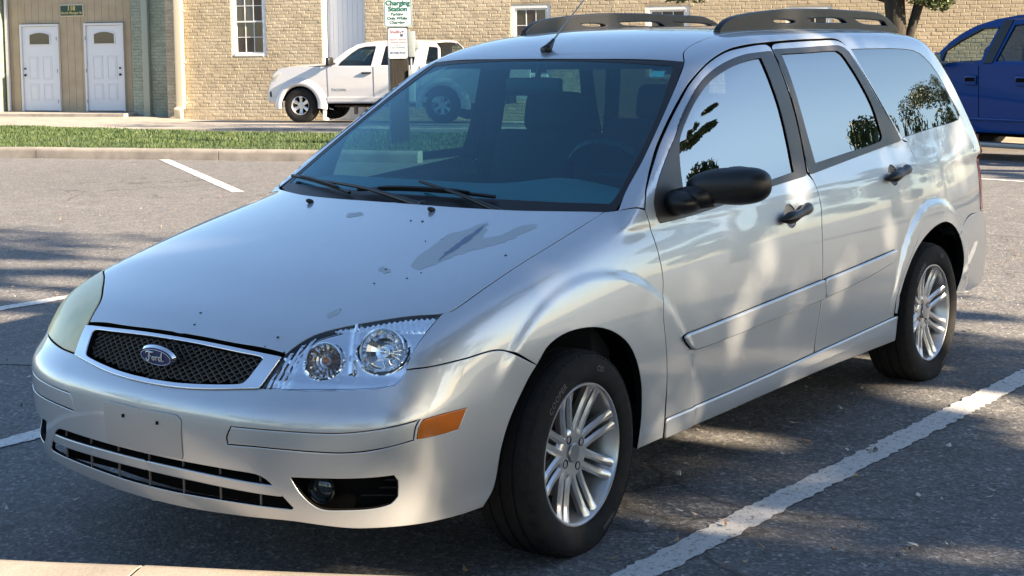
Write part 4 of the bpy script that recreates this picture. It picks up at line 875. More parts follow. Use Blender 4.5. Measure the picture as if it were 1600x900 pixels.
strip('far_walk_kerb_face',list(np.linspace(10,22,12)),lambda t:6.04,lambda t:6.05,lambda t:-.34,lambda t:-.20,MK,1)
# grass blades
def grass():
    N=95000; r=rng; t=r.uniform(-9.5,6.0,N); s=r.random(N)**1.1*8+.05; sg=np.where(t<-5.9,8,np.where(t>.5,6.3,8-.266*(t+5.9))); ok=s<sg+.05; t=t[ok];s=s[ok];sg=sg[ok]; N=len(t)
    z=.112-.212*s/sg; h=r.uniform(.02,.05,N)*(1+.7*np.sin(t*2.1+s*1.3)*np.sin(s*2.7-t)); a=r.uniform(0,2*PI,N); w_=r.uniform(.003,.007,N)+.0009*s; le=r.uniform(0,.035,N); b_=r.uniform(0,2*PI,N)
    bx=KX+DX*t+NX*s; by=KY+DY*t+NY*s
    P0=np.stack([bx-np.cos(a)*w_,by-np.sin(a)*w_,z-.005],1);P1=np.stack([bx+np.cos(a)*w_,by+np.sin(a)*w_,z-.005],1);P2=np.stack([bx+np.cos(b_)*le,by+np.sin(b_)*le,z+h],1)
    V=np.stack([P0,P1,P2],1).reshape(-1,3); me=bpy.data.meshes.new('grass'); me.from_pydata(V.tolist(),[],np.arange(3*N).reshape(-1,3).tolist())
    m=mat('grass_blades',(.07,.14,.02),.6); v=coords(m); x=noise(m,v,1.8,4); y=noise(m,v,25,2)
    c=mixc(m,ramp(m,x,[(.35,(0,)*3),(.65,(1,)*3)]),(.022,.054,.012),(.050,.086,.019)); c=mixc(m,ramp(m,y,[(.60,(0,)*3),(.72,(.8,)*3)]),c,(.20,.17,.08)); lk(m,c,B(m).inputs['Base Color'])
    B(m).inputs['Subsurface Weight'].default_value=0
    link('grass',me,m,kind='stuff',label='short green grass on the island beyond the far kerb',)
grass()
# ---- brick building ----
bld=empty('brick_building',(KX,KY,0),KROT,label='cream painted brick building with white doors and sash windows across the back',cat='building')
def brickpaint(name,c,d):
    m=mat(name,c,.62); v=coords(m); a=noise(m,v,2.2,5); b2=noise(m,v,28,5,.7); k=mixc(m,ramp(m,a,[(.35,(0,)*3),(.65,(1,)*3)]),c,d); k=mixc(m,ramp(m,b2,[(.62,(0,)*3),(.78,(.5,)*3)]),k,tuple(x*.5 for x in c)); n3=nd(m,'ShaderNodeTexVoronoi'); lk(m,coords(m,(4.7,4.7,13)),n3.inputs['Vector']); n3.inputs['Scale'].default_value=1; k=mixc(m,1,k,ramp(m,n3.outputs['Color'],[(0,(.80,)*3),(.5,(.97,)*3),(1,(1.12,)*3)]),'MULTIPLY'); n4=noise(m,v,.6,5); k=mixc(m,1,k,ramp(m,n4,[(.35,(.86,.84,.80)),(.6,(1.04,)*3)]),'MULTIPLY'); lk(m,k,B(m).inputs['Base Color']); bump(m,b2,.5,.012); return m
MBR=brickpaint('cream_painted_brick',(.42,.355,.25),(.465,.40,.295)); MGR=brickpaint('sage_painted_brick',(.27,.31,.25),(.31,.345,.28)); MMO=brickpaint('painted_mortar',(.34,.285,.195),(.375,.32,.225)); MGM=brickpaint('sage_mortar',(.22,.255,.205),(.24,.28,.225))
MTR=mat('white_trim_paint',(.64,.65,.66),.45); MDR=mat('white_door_paint',(.66,.68,.72),.4)
wins=[(-4.25,-3.35,1.12,2.75),(2.55,3.46,.60,2.18),(5.55,6.50,.55,2.09),(8.51,9.45,.50,2.02)]
pan=(-1.95,-.89,-.36,3.1)
holes=wins+[pan]
def wall(name,t0,t1,z0,z1,s,hl,m,th=.12):
    th0=th
    tc=sorted(set([t0,t1]+[h[0] for h in hl]+[h[1] for h in hl])); zc=sorted(set([z0,z1]+[h[2] for h in hl]+[h[3] for h in hl])); bm=bmesh.new()
    tc=[t for t in tc if t0<=t<=t1]; zc=[z for z in zc if z0<=z<=z1]
    def q(*p): bm.faces.new([bm.verts.new(x) for x in p])
    for i in range(len(tc)-1):
        for j in range(len(zc)-1):
            c=((tc[i]+tc[i+1])/2,(zc[j]+zc[j+1])/2)
            if any(h[0]<c[0]<h[1] and h[2]<c[1]<h[3] for h in hl): continue
            q((tc[i],s,zc[j]),(tc[i+1],s,zc[j]),(tc[i+1],s,zc[j+1]),(tc[i],s,zc[j+1]))
    for a,b,c,d in hl:
        th=.30 if d>3 else th0
        q((a,s,c),(a,s,d),(a,s+th,d),(a,s+th,c)); q((b,s,d),(b,s,c),(b,s+th,c),(b,s+th,d)); q((a,s,d),(b,s,d),(b,s+th,d),(a,s+th,d)); q((b,s,c),(a,s,c),(a,s+th,c),(b,s+th,c))
    q((t0,s,z0),(t0,s,z1),(t0,s+.9,z1),(t0,s+.9,z0)); q((t1,s,z1),(t1,s,z0),(t1,s+.9,z0),(t1,s+.9,z1)); q((t0,s,z1),(t1,s,z1),(t1,s+.9,z1),(t0,s+.9,z1))
    return bobj(name,bm,m,bld)
wl=wall('wall',-5.97,18,-.9,5.2,14.5045,holes,MMO); wg=wall('sage_wall',-7.2,-5.975,-.9,5.2,15.008,[],MGM); wall('sage_wall',-30,-11.05,-.9,5.2,15.01,[],MGM)

def brick_mesh(k):
    r=random.Random(k); L,D,H=.2005,.03,.0625; bm=bmesh.new(); c=.0045
    pts=[]; 
    for (x,z) in((-L/2,-H/2),(L/2,-H/2),(L/2,H/2),(-L/2,H/2)): pts.append((x+r.uniform(-.003,.003),z+r.uniform(-.003,.003)))
    cen=(0,0); back=[bm.verts.new((x,D,z)) for x,z in pts]; mid=[bm.verts.new((x,.004,z)) for x,z in pts]; fr=[bm.verts.new((x*(1-2*c/L*1.5),r.uniform(-.0014,.0012),z*(1-2*c/H*.9))) for x,z in pts]
    for i in range(4):
        j=(i+1)%4; bm.faces.new((back[i],back[j],mid[j],mid[i])); bm.faces.new((mid[i],mid[j],fr[j],fr[i]))
    m_=bm.verts.new((r.uniform(-.05,.05),r.uniform(-.002,.0008),r.uniform(-.01,.01)))
    for i in range(4): bm.faces.new((fr[i],fr[(i+1)%4],m_))
    bmesh.ops.recalc_face_normals(bm,faces=bm.faces[:]); me=bpy.data.meshes.new('brick'); bm.to_mesh(me); bm.free(); return me
BMS=[brick_mesh(k) for k in range(10)]
for me in BMS: me.materials.append(MBR)
def bricks(t0,t1,z0,z1,s,hl,parent,m,singles=0,sel=None):
    rows=int((z1-z0)/.0755); allb=[]; data=[[np.array([v.co[:] for v in me.vertices]),[tuple(p.vertices) for p in me.polygons]] for me in BMS]
    for r in range(rows):
        z=z0+.0755*(r+.5); x=t0-.2135*(.5 if r%2 else 0)-.02*((r*7)%3)
        while x<t1:
            a,b=max(x+.006,t0),min(x+.2065,t1); x+=.2135
            segs=[(a,b)]
            for h in hl:
                if z+.034>h[2] and z-.034<h[3]:
                    ns=[]
                    for (p,q) in segs:
                        if q<=h[0] or p>=h[1]: ns.append((p,q)); continue
                        if p<h[0]: ns.append((p,h[0]))
                        if q>h[1]: ns.append((h[1],q))
                    segs=ns
            for p,q in segs:
                if q-p>.02: allb.append((p,q,z))
    pick=[b for b in allb if sel and sel(b) and b[1]-b[0]>.195]; pick.sort(key=lambda b:-b[0]); pick=set(pick[:singles]); V=[];Fc=[];n0=0
    for b in allb:
        k=random.randrange(10); loc=((b[0]+b[1])/2,s+random.uniform(0,.003),b[2]); rz=random.gauss(0,.010); ry=random.gauss(0,.006); rx=random.gauss(0,.016)
        if b in pick:
            o=bpy.data.objects.new('brick',BMS[k]); COL.objects.link(o); o.parent=parent; o.location=loc; o.rotation_euler=(rx,ry,rz)
        else:
            P=data[k][0]*[(b[1]-b[0])/.2005,1,1]; M3=np.array(Matrix.Rotation(rz,3,'Z')@Matrix.Rotation(ry,3,'Y')@Matrix.Rotation(rx,3,'X')); P=P@M3.T+loc; V.append(P); Fc+=[tuple(i+n0 for i in f) for f in data[k][1]]; n0+=len(P)
    pmesh('brickwork',np.concatenate(V),Fc,m,parent,kind='stuff')
bricks(-5.97,17.9,-.5,3.2,14.5,holes,wl,MBR,300,lambda b:1.55<b[2]<2.12 and 3.5<b[0]<13.2)
bricks(-7.2,-5.98,-.5,3.2,15.0,[],wg,MGR); bricks(-13.2,-11.06,-.5,3.2,15.0,[],wg,MGR)
# white outer edge of the wall corner return is brick too (shaded by the downpipe)
MGL=mat('dark_window_glass',(.045,.035,.03),.06,0); B(MGL).inputs['Specular IOR Level'].default_value=.9
MBL=mat('beige_blind',(.30,.26,.22),.7)
for (a,b,c,d) in wins:
    cw=.085; bm=bmesh.new(); s=14.515
    def fr(x0,x1,z0,z1,s0,dp): box(bm,((x0+x1)/2,s0+dp/2,(z0+z1)/2),(x1-x0,dp,z1-z0),bev=.004,seg=1)
    fr(a,a+cw,c,d,s,.09); fr(b-cw,b,c,d,s,.09); fr(a+cw,b-cw,d-cw,d,s,.09); fr(a+cw,b-cw,c,c+.06,s-.02,.11)
    wf_=bobj('window',bm,MTR,bld)
    x0,x1,z0,z1=a+cw,b-cw,c+.06,d-cw; zm=(z0+z1)/2
    for (p,q,sa) in((zm-.02,z1,14.56),(z0,zm+.02,14.58)):
        bm=bmesh.new(); e=.035
        def fr2(u0,u1,v0,v1,dp=.03): box(bm,((u0+u1)/2,sa,(v0+v1)/2),(u1-u0,dp,v1-v0))
        fr2(x0,x0+e,p,q); fr2(x1-e,x1,p,q); fr2(x0+e,x1-e,p,p+e); fr2(x0+e,x1-e,q-e,q)
        gx0,gx1,gp,gq=x0+e,x1-e,p+e,q-e
        for i in(1,2): xx=gx0+(gx1-gx0)*i/3; fr2(xx-.008,xx+.008,gp,gq,.018)
        for i in range(3):
            u0=gx0+(gx1-gx0)*i/3+.008;u1=gx0+(gx1-gx0)*(i+1)/3-.008; fr2(u0,u1,(gp+gq)/2-.008,(gp+gq)/2+.008,.0175)
        bobj('sash',bm,MTR,wf_)
        for i in range(3):
            for j in range(2):
                u0=gx0+(gx1-gx0)*i/3+.008;u1=gx0+(gx1-gx0)*(i+1)/3-.008;v0=gp if j==0 else (gp+gq)/2+.008; v1=(gp+gq)/2-.008 if j==0 else gq
                bm=bmesh.new(); box(bm,((u0+u1)/2,sa+.004,(v0+v1)/2),(u1-u0,.004,v1-v0),Matrix.Rotation(random.gauss(0,.02),3,'Z')@Matrix.Rotation(random.gauss(0,.02),3,'X')); bobj('pane',bm,MGL,wf_)
# tall white board door
bm=bmesh.new(); n_=8
for i in range(n_):
    x0=pan[0]+.05+(pan[1]-pan[0]-.1)*i/n_; x1=pan[0]+.05+(pan[1]-pan[0]-.1)*(i+1)/n_; box(bm,((x0+x1)/2,14.78,(pan[2]+pan[3])/2),(x1-x0-.004,.03,pan[3]-pan[2]),bev=.003,seg=1)
pd=bobj('tall_door',bm,MDR,bld,kind='stuff') if False else bobj('tall_door',bm,MDR,bld)
bm=bmesh.new()
for x in(pan[0]+.02,pan[1]-.02): box(bm,(x,14.64,(pan[2]+pan[3])/2),(.06,.25,pan[3]-pan[2]-.002),bev=.004,seg=1)
bobj('door_casing',bm,MTR,pd)
# board siding in the recess, two panelled doors, number sign
MSD=mat('tan_board_siding',(.30,.235,.155),.7); vv=coords(MSD); lk(MSD,ramp(MSD,noise(MSD,vv,3,5),[(.3,(.36,.285,.195)),(.7,(.43,.35,.24))]),B(MSD).inputs['Base Color'])
doors=[(-10.59,-9.47),(-8.745,-7.63)]
sd_=wall('siding_backing',-11.1,-7.19,-.6,5.2,15.44,[],mat('siding_gap',(.10,.08,.05),.8))
x=-11.05
while x<-7.2:
    x1=x+.2; segs=[(x+.002,min(x1-.005,-7.205),-.22,3.3)]
    for a,b in doors:
        ns=[]
        for (p,q,c,d) in segs:
            if q<=a or p>=b or d<=1.98: ns.append((p,q,c,d)); continue
            if p<a: ns.append((p,a,c,1.98))
            if q>b: ns.append((b,q,c,1.98))
            ns.append((p,q,1.98 if c<1.98 else c,d))
        segs=ns
    for p,q,c,d in segs:
        if q-p<.01: continue
        bm=bmesh.new(); box(bm,((p+q)/2,15.42,(c+d)/2),(q-p,.03,d-c)); bobj('siding_board',bm,MSD,bld)
    x=x1
MBK=mat('black_knob',(.012,.012,.014),.35)
for k,(a,b) in enumerate(doors):
    z0=-.20; bm=bmesh.new(); cw=.055; dz=1.965
    box(bm,(a+cw/2,15.38,(z0+dz)/2),(cw,.09,dz-z0),bev=.004,seg=1); box(bm,(b-cw/2,15.38,(z0+dz)/2),(cw,.09,dz-z0),bev=.004,seg=1); box(bm,((a+b)/2,15.38,dz-cw/2),(b-a-2*cw,.088,cw),bev=.004,seg=1)
    dr=bobj('door',bm,MTR,bld)
    l0,l1,t0_,t1_=a+cw+.006,b-cw-.006,z0+.015,dz-cw-.006; w_=l1-l0
    bm=bmesh.new(); box(bm,((l0+l1)/2,15.40,(t0_+t1_)/2),(w_,.04,t1_-t0_))
    for cx in(.30,.70):
        for (c0,c1) in((.37,.645),(.72-.60,.32)):
            x0=l0+w_*(cx-.135);x1=l0+w_*(cx+.135);y0=t0_+(t1_-t0_)*c0;y1=t0_+(t1_-t0_)*c1
            for (p,q,r_0,r_1) in((x0,x1,y0,y0+.02),(x0,x1,y1-.02,y1),(x0,x0+.02,y0+.02,y1-.02),(x1-.02,x1,y0+.02,y1-.02)): box(bm,((p+q)/2,15.374,(r_0+r_1)/2),(q-p,.014,r_1-r_0),bev=.003,seg=1)
            box(bm,((x0+x1)/2,15.376,(y0+y1)/2),(x1-x0-.09,.012,y1-y0-.09),bev=.004,seg=1)
    lf=bobj('door_leaf',bm,MDR,dr)
    # half-round light
    def arch(x0,x1,y0,y1,n=10): 
        cx=(x0+x1)/2; return [(x0,y0),(x1,y0)]+[(x1-(x1-x0)*i/n,y1-.055*(2*i/n-1)**2-.0) for i in range(n+1)]
    gx0,gx1=l0+w_*.22,l0+w_*.78; gy0=t0_+(t1_-t0_)*.79; gy1=t0_+(t1_-t0_)*.925
    MM=Matrix(((1,0,0,0),(0,0,-1,15.378),(0,1,0,0),(0,0,0,1)))
    bm=bmesh.new(); prism(bm,arch(gx0-.03,gx1+.03,gy0-.03,gy1+.03),.014,MM); bobj('light_frame',bm,MTR,dr)
    bm=bmesh.new(); prism(bm,arch(gx0,gx1,gy0,gy1),.020,MM); bobj('door_light',bm,MGL,dr)
    kx=l0+.065 if k==0 else l1-.065
    bm=bmesh.new(); 
    for zz,rr in((.90,.032),(1.06,.026)): bmesh.ops.create_uvsphere(bm,u_segments=14,v_segments=8,radius=rr,matrix=Matrix.Translation((kx,15.345,z0+zz)))
    bobj('door_knob',bm,MBK,dr,smooth=True)
    hx=a+.05 if k==1 else b-.05
    bm=bmesh.new()
    for zz in(.25,1.0,1.8): box(bm,(hx,15.333,z0+zz),(.018,.012,.09))
    bobj('hinge',bm,mat('dull_hinge',(.25,.25,.27),.4,.7),dr)
bm=bmesh.new(); box(bm,(-9.085,15.39,2.285),(.68,.03,.30),bev=.004,seg=1); sg=bobj('number_sign',bm,mat('cream_sign_edge',(.55,.5,.38),.5),bld)
bm=bmesh.new(); box(bm,(-9.085,15.372,2.285),(.625,.008,.245)); bobj('sign_face',bm,mat('dark_green_sign',(.012,.05,.028),.4),sg)
MGD=mat('gold_lettering',(.55,.45,.18),.4)
for s_,sz,x_,z_ in(('118',.15,-9.085,2.335),('North Morgan St',.085,-9.085,2.225)):
    me=textmesh(s_,sz,.001,bold=.002 if sz<.1 else .006); o=link('sign_lettering',me,MGD,sg); o.matrix_local=Matrix.Translation((x_,15.366,z_))@Matrix.Rotation(PI/2,4,'X')
# downpipes and trim
bm=bmesh.new(); MPI=mat('cream_downpipe',(.55,.49,.36),.4); box(bm,(-5.57,14.42,1.55),(.20,.13,3.3),bev=.025,seg=3); box(bm,(-5.60,14.36,-.20),(.19,.13,.28),Matrix.Rotation(R(18),3,'X')@Matrix.Rotation(R(6),3,'Y'),bev=.025,seg=3)
for z in(.05,1.0,2.2): box(bm,(-5.57,14.44,z),(.30,.10,.035),bev=.006)
bobj('downpipe',bm,MPI,bld,smooth=40)
bm=bmesh.new(); box(bm,(-6.76,14.93,1.45),(.17,.11,3.5),bev=.015); box(bm,(-6.74,14.90,-.30),(.17,.14,.12),bev=.015); bobj('downpipe',bm,mat('sage_downpipe',(.30,.33,.28),.45),bld,smooth=40)
bm=bmesh.new(); box(bm,(-10.95,15.33,1.4),(.07,.07,3.2),bev=.008); bobj('corner_board',bm,MTR,bld)
bm=bmesh.new(); box(bm,(-6,14.75,5.25),(48,1.0,.12)); bobj('roof',bm,MTR,bld)
# ---------------- other vehicles, post, trees, litter ----------------
def carpaint(name,c,rough=.3,metal=.0,cw=1.0): return mat(name,c,rough,metal,Coat_Weight=cw,Coat_Roughness=.03)
def arcpts(cx,cz,r,a0,a1,n=14): return [(cx+r*math.cos(R(a0+(a1-a0)*i/n)),cz+r*math.sin(R(a0+(a1-a0)*i/n))) for i in range(n+1)]
def truckwheel(parent,x,y,z,rad,mt,out=-1,spokes=6):
    r=bpy.data.objects.new('wheel',None); COL.objects.link(r); r.parent=parent; r.location=(x,y,z)
    if out>0: r.rotation_euler=(0,0,PI)
    s=rad/.385; bm=bmesh.new()
    lathe(bm,[(a*s,b) for a,b in((.205,.10),(.215,.115),(.25,.128),(.32,.13),(.355,.122),(.372,.105),(.383,.08),(.385,.03),(.377,.028),(.377,.02),(.385,.018),(.385,-.018),(.377,-.02),(.377,-.028),(.385,-.03),(.383,-.08),(.355,-.122),(.25,-.128),(.205,-.10))],56); bobj('tyre',bm,M['rubber'],r,smooth=35)
    bm=bmesh.new(); lathe(bm,[(a*s,b) for a,b in((.206,.10),(.206,.112),(.20,.114),(.192,.10),(.186,.06),(.178,-.08))],48)
    lathe(bm,[(a*s,b) for a,b in((0,.075),(.036,.078),(.04,.07),(.075,.066),(.08,.04),(0,.03))],32)
    for k in range(spokes):
        a=2*PI*k/spokes+PI/6; M4=Matrix.Rotation(-a,4,'Y'); v0=[]
        for (rr,hw,w_) in((.06,.032,.070),(.12,.034,.074),(.165,.042,.086),(.196,.060,.096)):
            v0.append([bm.verts.new(M4@Vector((rr*s,-w2,u*s))) for u,w2 in((-hw,w_-.012),(-hw*.6,w_),(hw*.6,w_),(hw,w_-.012),(hw*.9,w_-.04),(-hw*.9,w_-.04))])
        for i in range(3):
            for j in range(6): bm.faces.new((v0[i][j],v0[i][(j+1)%6],v0[i+1][(j+1)%6],v0[i+1][j]))
    bmesh.ops.recalc_face_normals(bm,faces=bm.faces[:]); bobj('rim',bm,mt,r,smooth=40)
    bm=bmesh.new(); lathe(bm,[(.17*s,.0),(0,.0)],24); bobj('brake_disc',bm,M['gap'],r)
    return r
def sheet(name,poly,y,th,m,parent,bev=.0,smooth=30,inset=None):
    """side panel: outline in (x,z) at distance y, thickness th inward (+y)"""
    bm=bmesh.new(); prism(bm,poly,th,Matrix(((1,0,0,0),(0,0,1,y),(0,1,0,0),(0,0,0,1))))
    if bev: bmesh.ops.bevel(bm,geom=[e for e in bm.edges if len(e.link_faces)==2 and abs(e.verts[0].co.y-e.verts[1].co.y)<1e-5 and e.verts[0].co.y<y+th*.5],offset=bev,segments=2,profile=.6,affect='EDGES')
    bmesh.ops.recalc_face_normals(bm,faces=bm.faces[:]); return bobj(name,bm,m,parent,smooth=smooth)
def crosssec(name,secs,m,parent,smooth=35,cap=True):
    """skin closed sections (same point count)"""
    bm=bmesh.new(); rings=[[bm.verts.new(p) for p in s] for s in secs]; n=len(secs[0])
    for i in range(len(rings)-1):
        for j in range(n): bm.faces.new((rings[i][j],rings[i][(j+1)%n],rings[i+1][(j+1)%n],rings[i+1][j]))
    if cap: bm.faces.new(rings[0][::-1]); bm.faces.new(rings[-1])
    bmesh.ops.recalc_face_normals(bm,faces=bm.faces[:]); return bobj(name,bm,m,parent,smooth=smooth)
def pickup(root,WB,PNT,prof,belt,wheels,rad,wd,cabtop,archr,trim,L,cabx,tum=.16,flare=True,zs=.42,wheel_m=None):
    """body: lower shell with wheel arches, bonnet crown, and a cab that leans in above the belt"""
    x0=prof[0][0]
    for side in(0,1):
        lower=[(x0,zs+.12)]+[p for p in prof if p[1]<belt+.02 and p[0]<cabx[0]+.1]+[(cabx[0]+.12,belt),(L,belt)]+[(L,zs+.1)]
        low=[(L,zs)]+[]
        for cx in wheels[::-1]: low+=[(cx+archr,zs)]+arcpts(cx,rad-.02,archr,-0+8,172,14)+[(cx-archr,zs)]
        poly=lower+low+[(x0+.06,zs+.02)]
        y=0 if side==0 else wd-.05
        sheet('body_panel',poly,y,.05,PNT,root,bev=.02 if side==0 else 0)
    # front, bonnet, floor
    hood=[p for p in prof if p[0]<cabx[0]+.15]
    secs=[]
    for y,dz,dx in((.0,-.02,.03),(.10,.012,0),(.5,.028,-.06),(wd/2,.034,-.08),(wd-.5,.028,-.06),(wd-.10,.012,0),(wd,-.02,.03)):
        secs.append([(px+dx*(1 if px<0 else .2),y,pz+(dz if pz>belt*.85 else 0)) for px,pz in hood]+[(cabx[0]+.3,y,zs+.2),(x0+.1,y,zs+.02)])
    crosssec('bonnet_and_nose',secs,PNT,root,smooth=50,cap=False)
    bm=bmesh.new(); box(bm,((x0+L)/2+.2,wd/2,zs+.06),(L-x0-.9,wd-.5,.24)); 
    for cx in wheels: box(bm,(cx,wd/2,rad+.32),(archr*2+.12,wd-.62,.62))
    bobj('chassis',bm,M['gap'],root)
WHT=carpaint('white_truck_paint',(.53,.53,.55)); WHT2=mat('white_truck_trim',(.70,.70,.70),.4)
TG=glassmat('truck_glass',(.35,.45,.45),1.6); TD=glassmat('truck_dark_glass',(.08,.09,.09),1.6)
wt=empty('pickup_truck',(19.3907,19.5698,-.2775),KROT,label='white pickup truck parked facing left in front of the brick building',cat='truck')
P_=[(-.764,.524),(-.74,.65),(-.728,.715),(-.71,.828),(-.648,.896),(-.60,1.03),(-.566,1.099),(-.49,1.149),(-.3,1.178),(-.115,1.2),(.33,1.228),(.595,1.240),(.724,1.274)]
pickup(wt,None,WHT,P_,1.19,[0,3.19],.385,1.83,1.717,.445,None,4.55,(.66,3.16))
cab=[(.62,1.19),(.724,1.274),(.874,1.407),(1.071,1.556),(1.243,1.643),(1.461,1.69),(1.725,1.71),(2.035,1.717),(2.508,1.713),(2.965,1.688),(3.095,1.555),(3.17,1.19)]
secs=[]
for y,k in((.015,0),(.11,.52),(.18,.85),(.35,.97),(.915,1.0),(1.48,.97),(1.65,.85),(1.72,.52),(1.815,0)):
    secs.append([(x if z<1.25 else x+(.04*(1-k) if x<1.5 else -.03*(1-k)),y,1.19+(z-1.19)*(k if k>0 else 0.001)) for x,z in cab])
# cab as side frames + roof skin so that the windows stay open
def lean(bm,z0=1.19,dy=.22,h=.52,cy=.915):
    for v in bm.verts:
        if v.co.z>z0: v.co.y=v.co.y+(1 if v.co.y<cy else -1)*dy*(v.co.z-z0)/h
def framed(root,name,outer,holes,y,th,m,cy,z0,dy,h,smooth=25,flip=False,shade=None):
    vo=[Vector(p) for p in outer]; ed=[(i,(i+1)%len(outer)) for i in range(len(outer))]; s=len(outer)
    for hl in holes: vo+=[Vector(p) for p in hl]; ed+=[(s+i,s+(i+1)%len(hl)) for i in range(len(hl))]; s+=len(hl)
    a,_,f,_,_,_=geometry.delaunay_2d_cdt(vo,ed,[],0,1e-5); A=np.array([tuple(v) for v in a]); keep=[]
    for t in f:
        c=A[list(t)].mean(0)[None]
        if inpoly(c,np.array(outer))[0] and not any(inpoly(c,np.array(hh))[0] for hh in holes): keep.append(tuple(t))
    bm=bmesh.new(); v=[bm.verts.new((p[0],y,p[1])) for p in A]
    for t in keep: bm.faces.new([v[i] for i in t])
    r=bmesh.ops.extrude_face_region(bm,geom=bm.faces[:]); 
    for g_ in r['geom']:
        if isinstance(g_,bmesh.types.BMVert): g_.co.y+=th
    bmesh.ops.recalc_face_normals(bm,faces=bm.faces[:]); lean(bm,z0,dy,h,cy); return bobj(name,bm,m,root,smooth=smooth)
def glasspane(root,poly,y,m,cy,z0,dy,h,name='window_glass'):
    bm=bmesh.new(); bm.faces.new([bm.verts.new((p[0],y,p[1])) for p in poly]); lean(bm,z0,dy,h,cy); return bobj(name,bm,m,root)
wf1=[(.858,1.206),(.919,1.286),(1.142,1.471),(1.289,1.563),(1.434,1.601),(1.66,1.611),(1.68,1.59),(1.627,1.2)]
wf2=[(1.83,1.212),(1.88,1.58),(1.91,1.607),(2.577,1.614),(2.60,1.59),(2.568,1.206)]
wf3=[(2.823,1.23),(2.85,1.57),(2.88,1.585),(3.03,1.569),(3.06,1.55),(3.11,1.228)]
for sd,y in((0,.02),(1,1.77)):
    framed(wt,'cab_side',cab,[wf1,wf2,wf3],y,.04,WHT,.915,1.19,.22,.52)
    for k,wv in enumerate((wf1,wf2,wf3)): glasspane(wt,wv,y+.02,TG if k!=1 else TD,.915,1.19,.22,.52)
ct=cab[3:10]; crosssec('cab_roof',[[(x,y+.0,z-.012+dz) for x,z in ct]+[(x,y,z-.05+dz) for x,z in ct[::-1]] for y,dz in((.235,-.01),(.3,.012),(.55,.028),(.915,.034),(1.28,.028),(1.53,.012),(1.595,-.01))],WHT,wt,smooth=50)
bm=bmesh.new()
for x0_,z0_,x1_,z1_ in((.70,1.20,1.20,1.63),): 
    a=[bm.verts.new(p) for p in((.62,.06,1.2),(.62,1.77,1.2),(1.12,1.56,1.62),(1.12,.27,1.62))]; bm.faces.new(a)
bobj('windscreen',bm,TG,wt)
bm=bmesh.new(); box(bm,(1.4,.915,.85),(1.6,1.6,.5)); box(bm,(2.3,.915,.95),(.3,1.5,.6)); box(bm,(1.55,.45,1.22),(.12,.42,.5),Matrix.Rotation(R(12),3,'Y'),bev=.05); box(bm,(1.55,1.38,1.22),(.12,.42,.5),Matrix.Rotation(R(12),3,'Y'),bev=.05)
bobj('cab_interior',bm,M['cloth'],wt)
for sx in(0,3.19):
    bm=bmesh.new(); rows=[]
    for i in range(29):
        th=R(188-196*i/28); ex=.04*max(0,-math.cos(th))*0+.05*max(0,math.cos(th)); rows.append([bm.verts.new((sx+(r_+ex*(k>1))*math.cos(th),y_,.375+r_*math.sin(th))) for k,(r_,y_) in enumerate(((.43,.04),(.432,-.05),(.445,-.062),(.50,-.058),(.555,-.035),(.58,.004)))])
    for i in range(28):
        for k in range(5): bm.faces.new((rows[i][k],rows[i][k+1],rows[i+1][k+1],rows[i+1][k]))
    bmesh.ops.recalc_face_normals(bm,faces=bm.faces[:]); bobj('wheel_arch_flare',bm,WHT,wt,smooth=50)
for x,y,o in((0,.10,-1),(3.19,.10,-1),(0,1.73,1),(3.19,1.73,1)): truckwheel(wt,x,y,.375,.375,M['alloy'],o)
sheet('mud_flap',[(.50,.06),(.56,.06),(.60,.40),(.50,.42)],.04,.02,WHT2,wt)
bm=bmesh.new(); box(bm,(1.9,-.006,.50),(2.55,.03,.11),bev=.012); bobj('sill_trim',bm,WHT,wt)
bm=bmesh.new(); box(bm,(1.53,-.016,1.055),(.22,.03,.035),bev=.012); bobj('door_handle',bm,M['black'],wt,smooth=40)
MGG=mat('grey_gap',(.16,.16,.17),.7)
for (a,b) in(((1.69,1.19),(1.70,.46)),((.64,1.18),(.66,.46)),((2.72,1.19),(2.72,.46))):
    bm=bmesh.new(); tube(bm,[(a[0],.0,a[1]),(b[0],.0,b[1])],.006,4); bobj('door_gap',bm,MGG,wt)
bm=bmesh.new(); box(bm,(.76,-.14,1.30),(.09,.19,.17),Matrix.Rotation(R(-15),3,'Z'),bev=.035,seg=3); tube(bm,[(.80,.03,1.25),(.78,-.08,1.27)],.025,8); bobj('door_mirror',bm,M['black'],wt,smooth=40)
sheet('headlight',[(-.665,.885),(-.60,1.05),(-.55,1.095),(-.42,1.085),(-.47,1.0),(-.56,.90)],-.006,.05,mat('clear_truck_lamp',(.65,.62,.6),.15,.5),wt,bev=.01)
sheet('bumper_vent',[(-.70,.56),(-.66,.56),(-.665,.67),(-.70,.67)],-.004,.02,M['gap'],wt)
me=textmesh('TACOMA',.075,.001,1.1); o=link('badge',me,mat('chrome_badge',(.5,.5,.52),.25,.8),wt); o.matrix_local=Matrix.Translation((.90,-.003,.705))@Matrix.Rotation(PI/2,4,'X')
bm=bmesh.new(); box(bm,(1.15,.3,.30),(.06,.08,.24)); box(bm,(2.0,.9,.36),(3.0,.5,.1)); bobj('hanger_bracket',bm,M['brake'],wt)
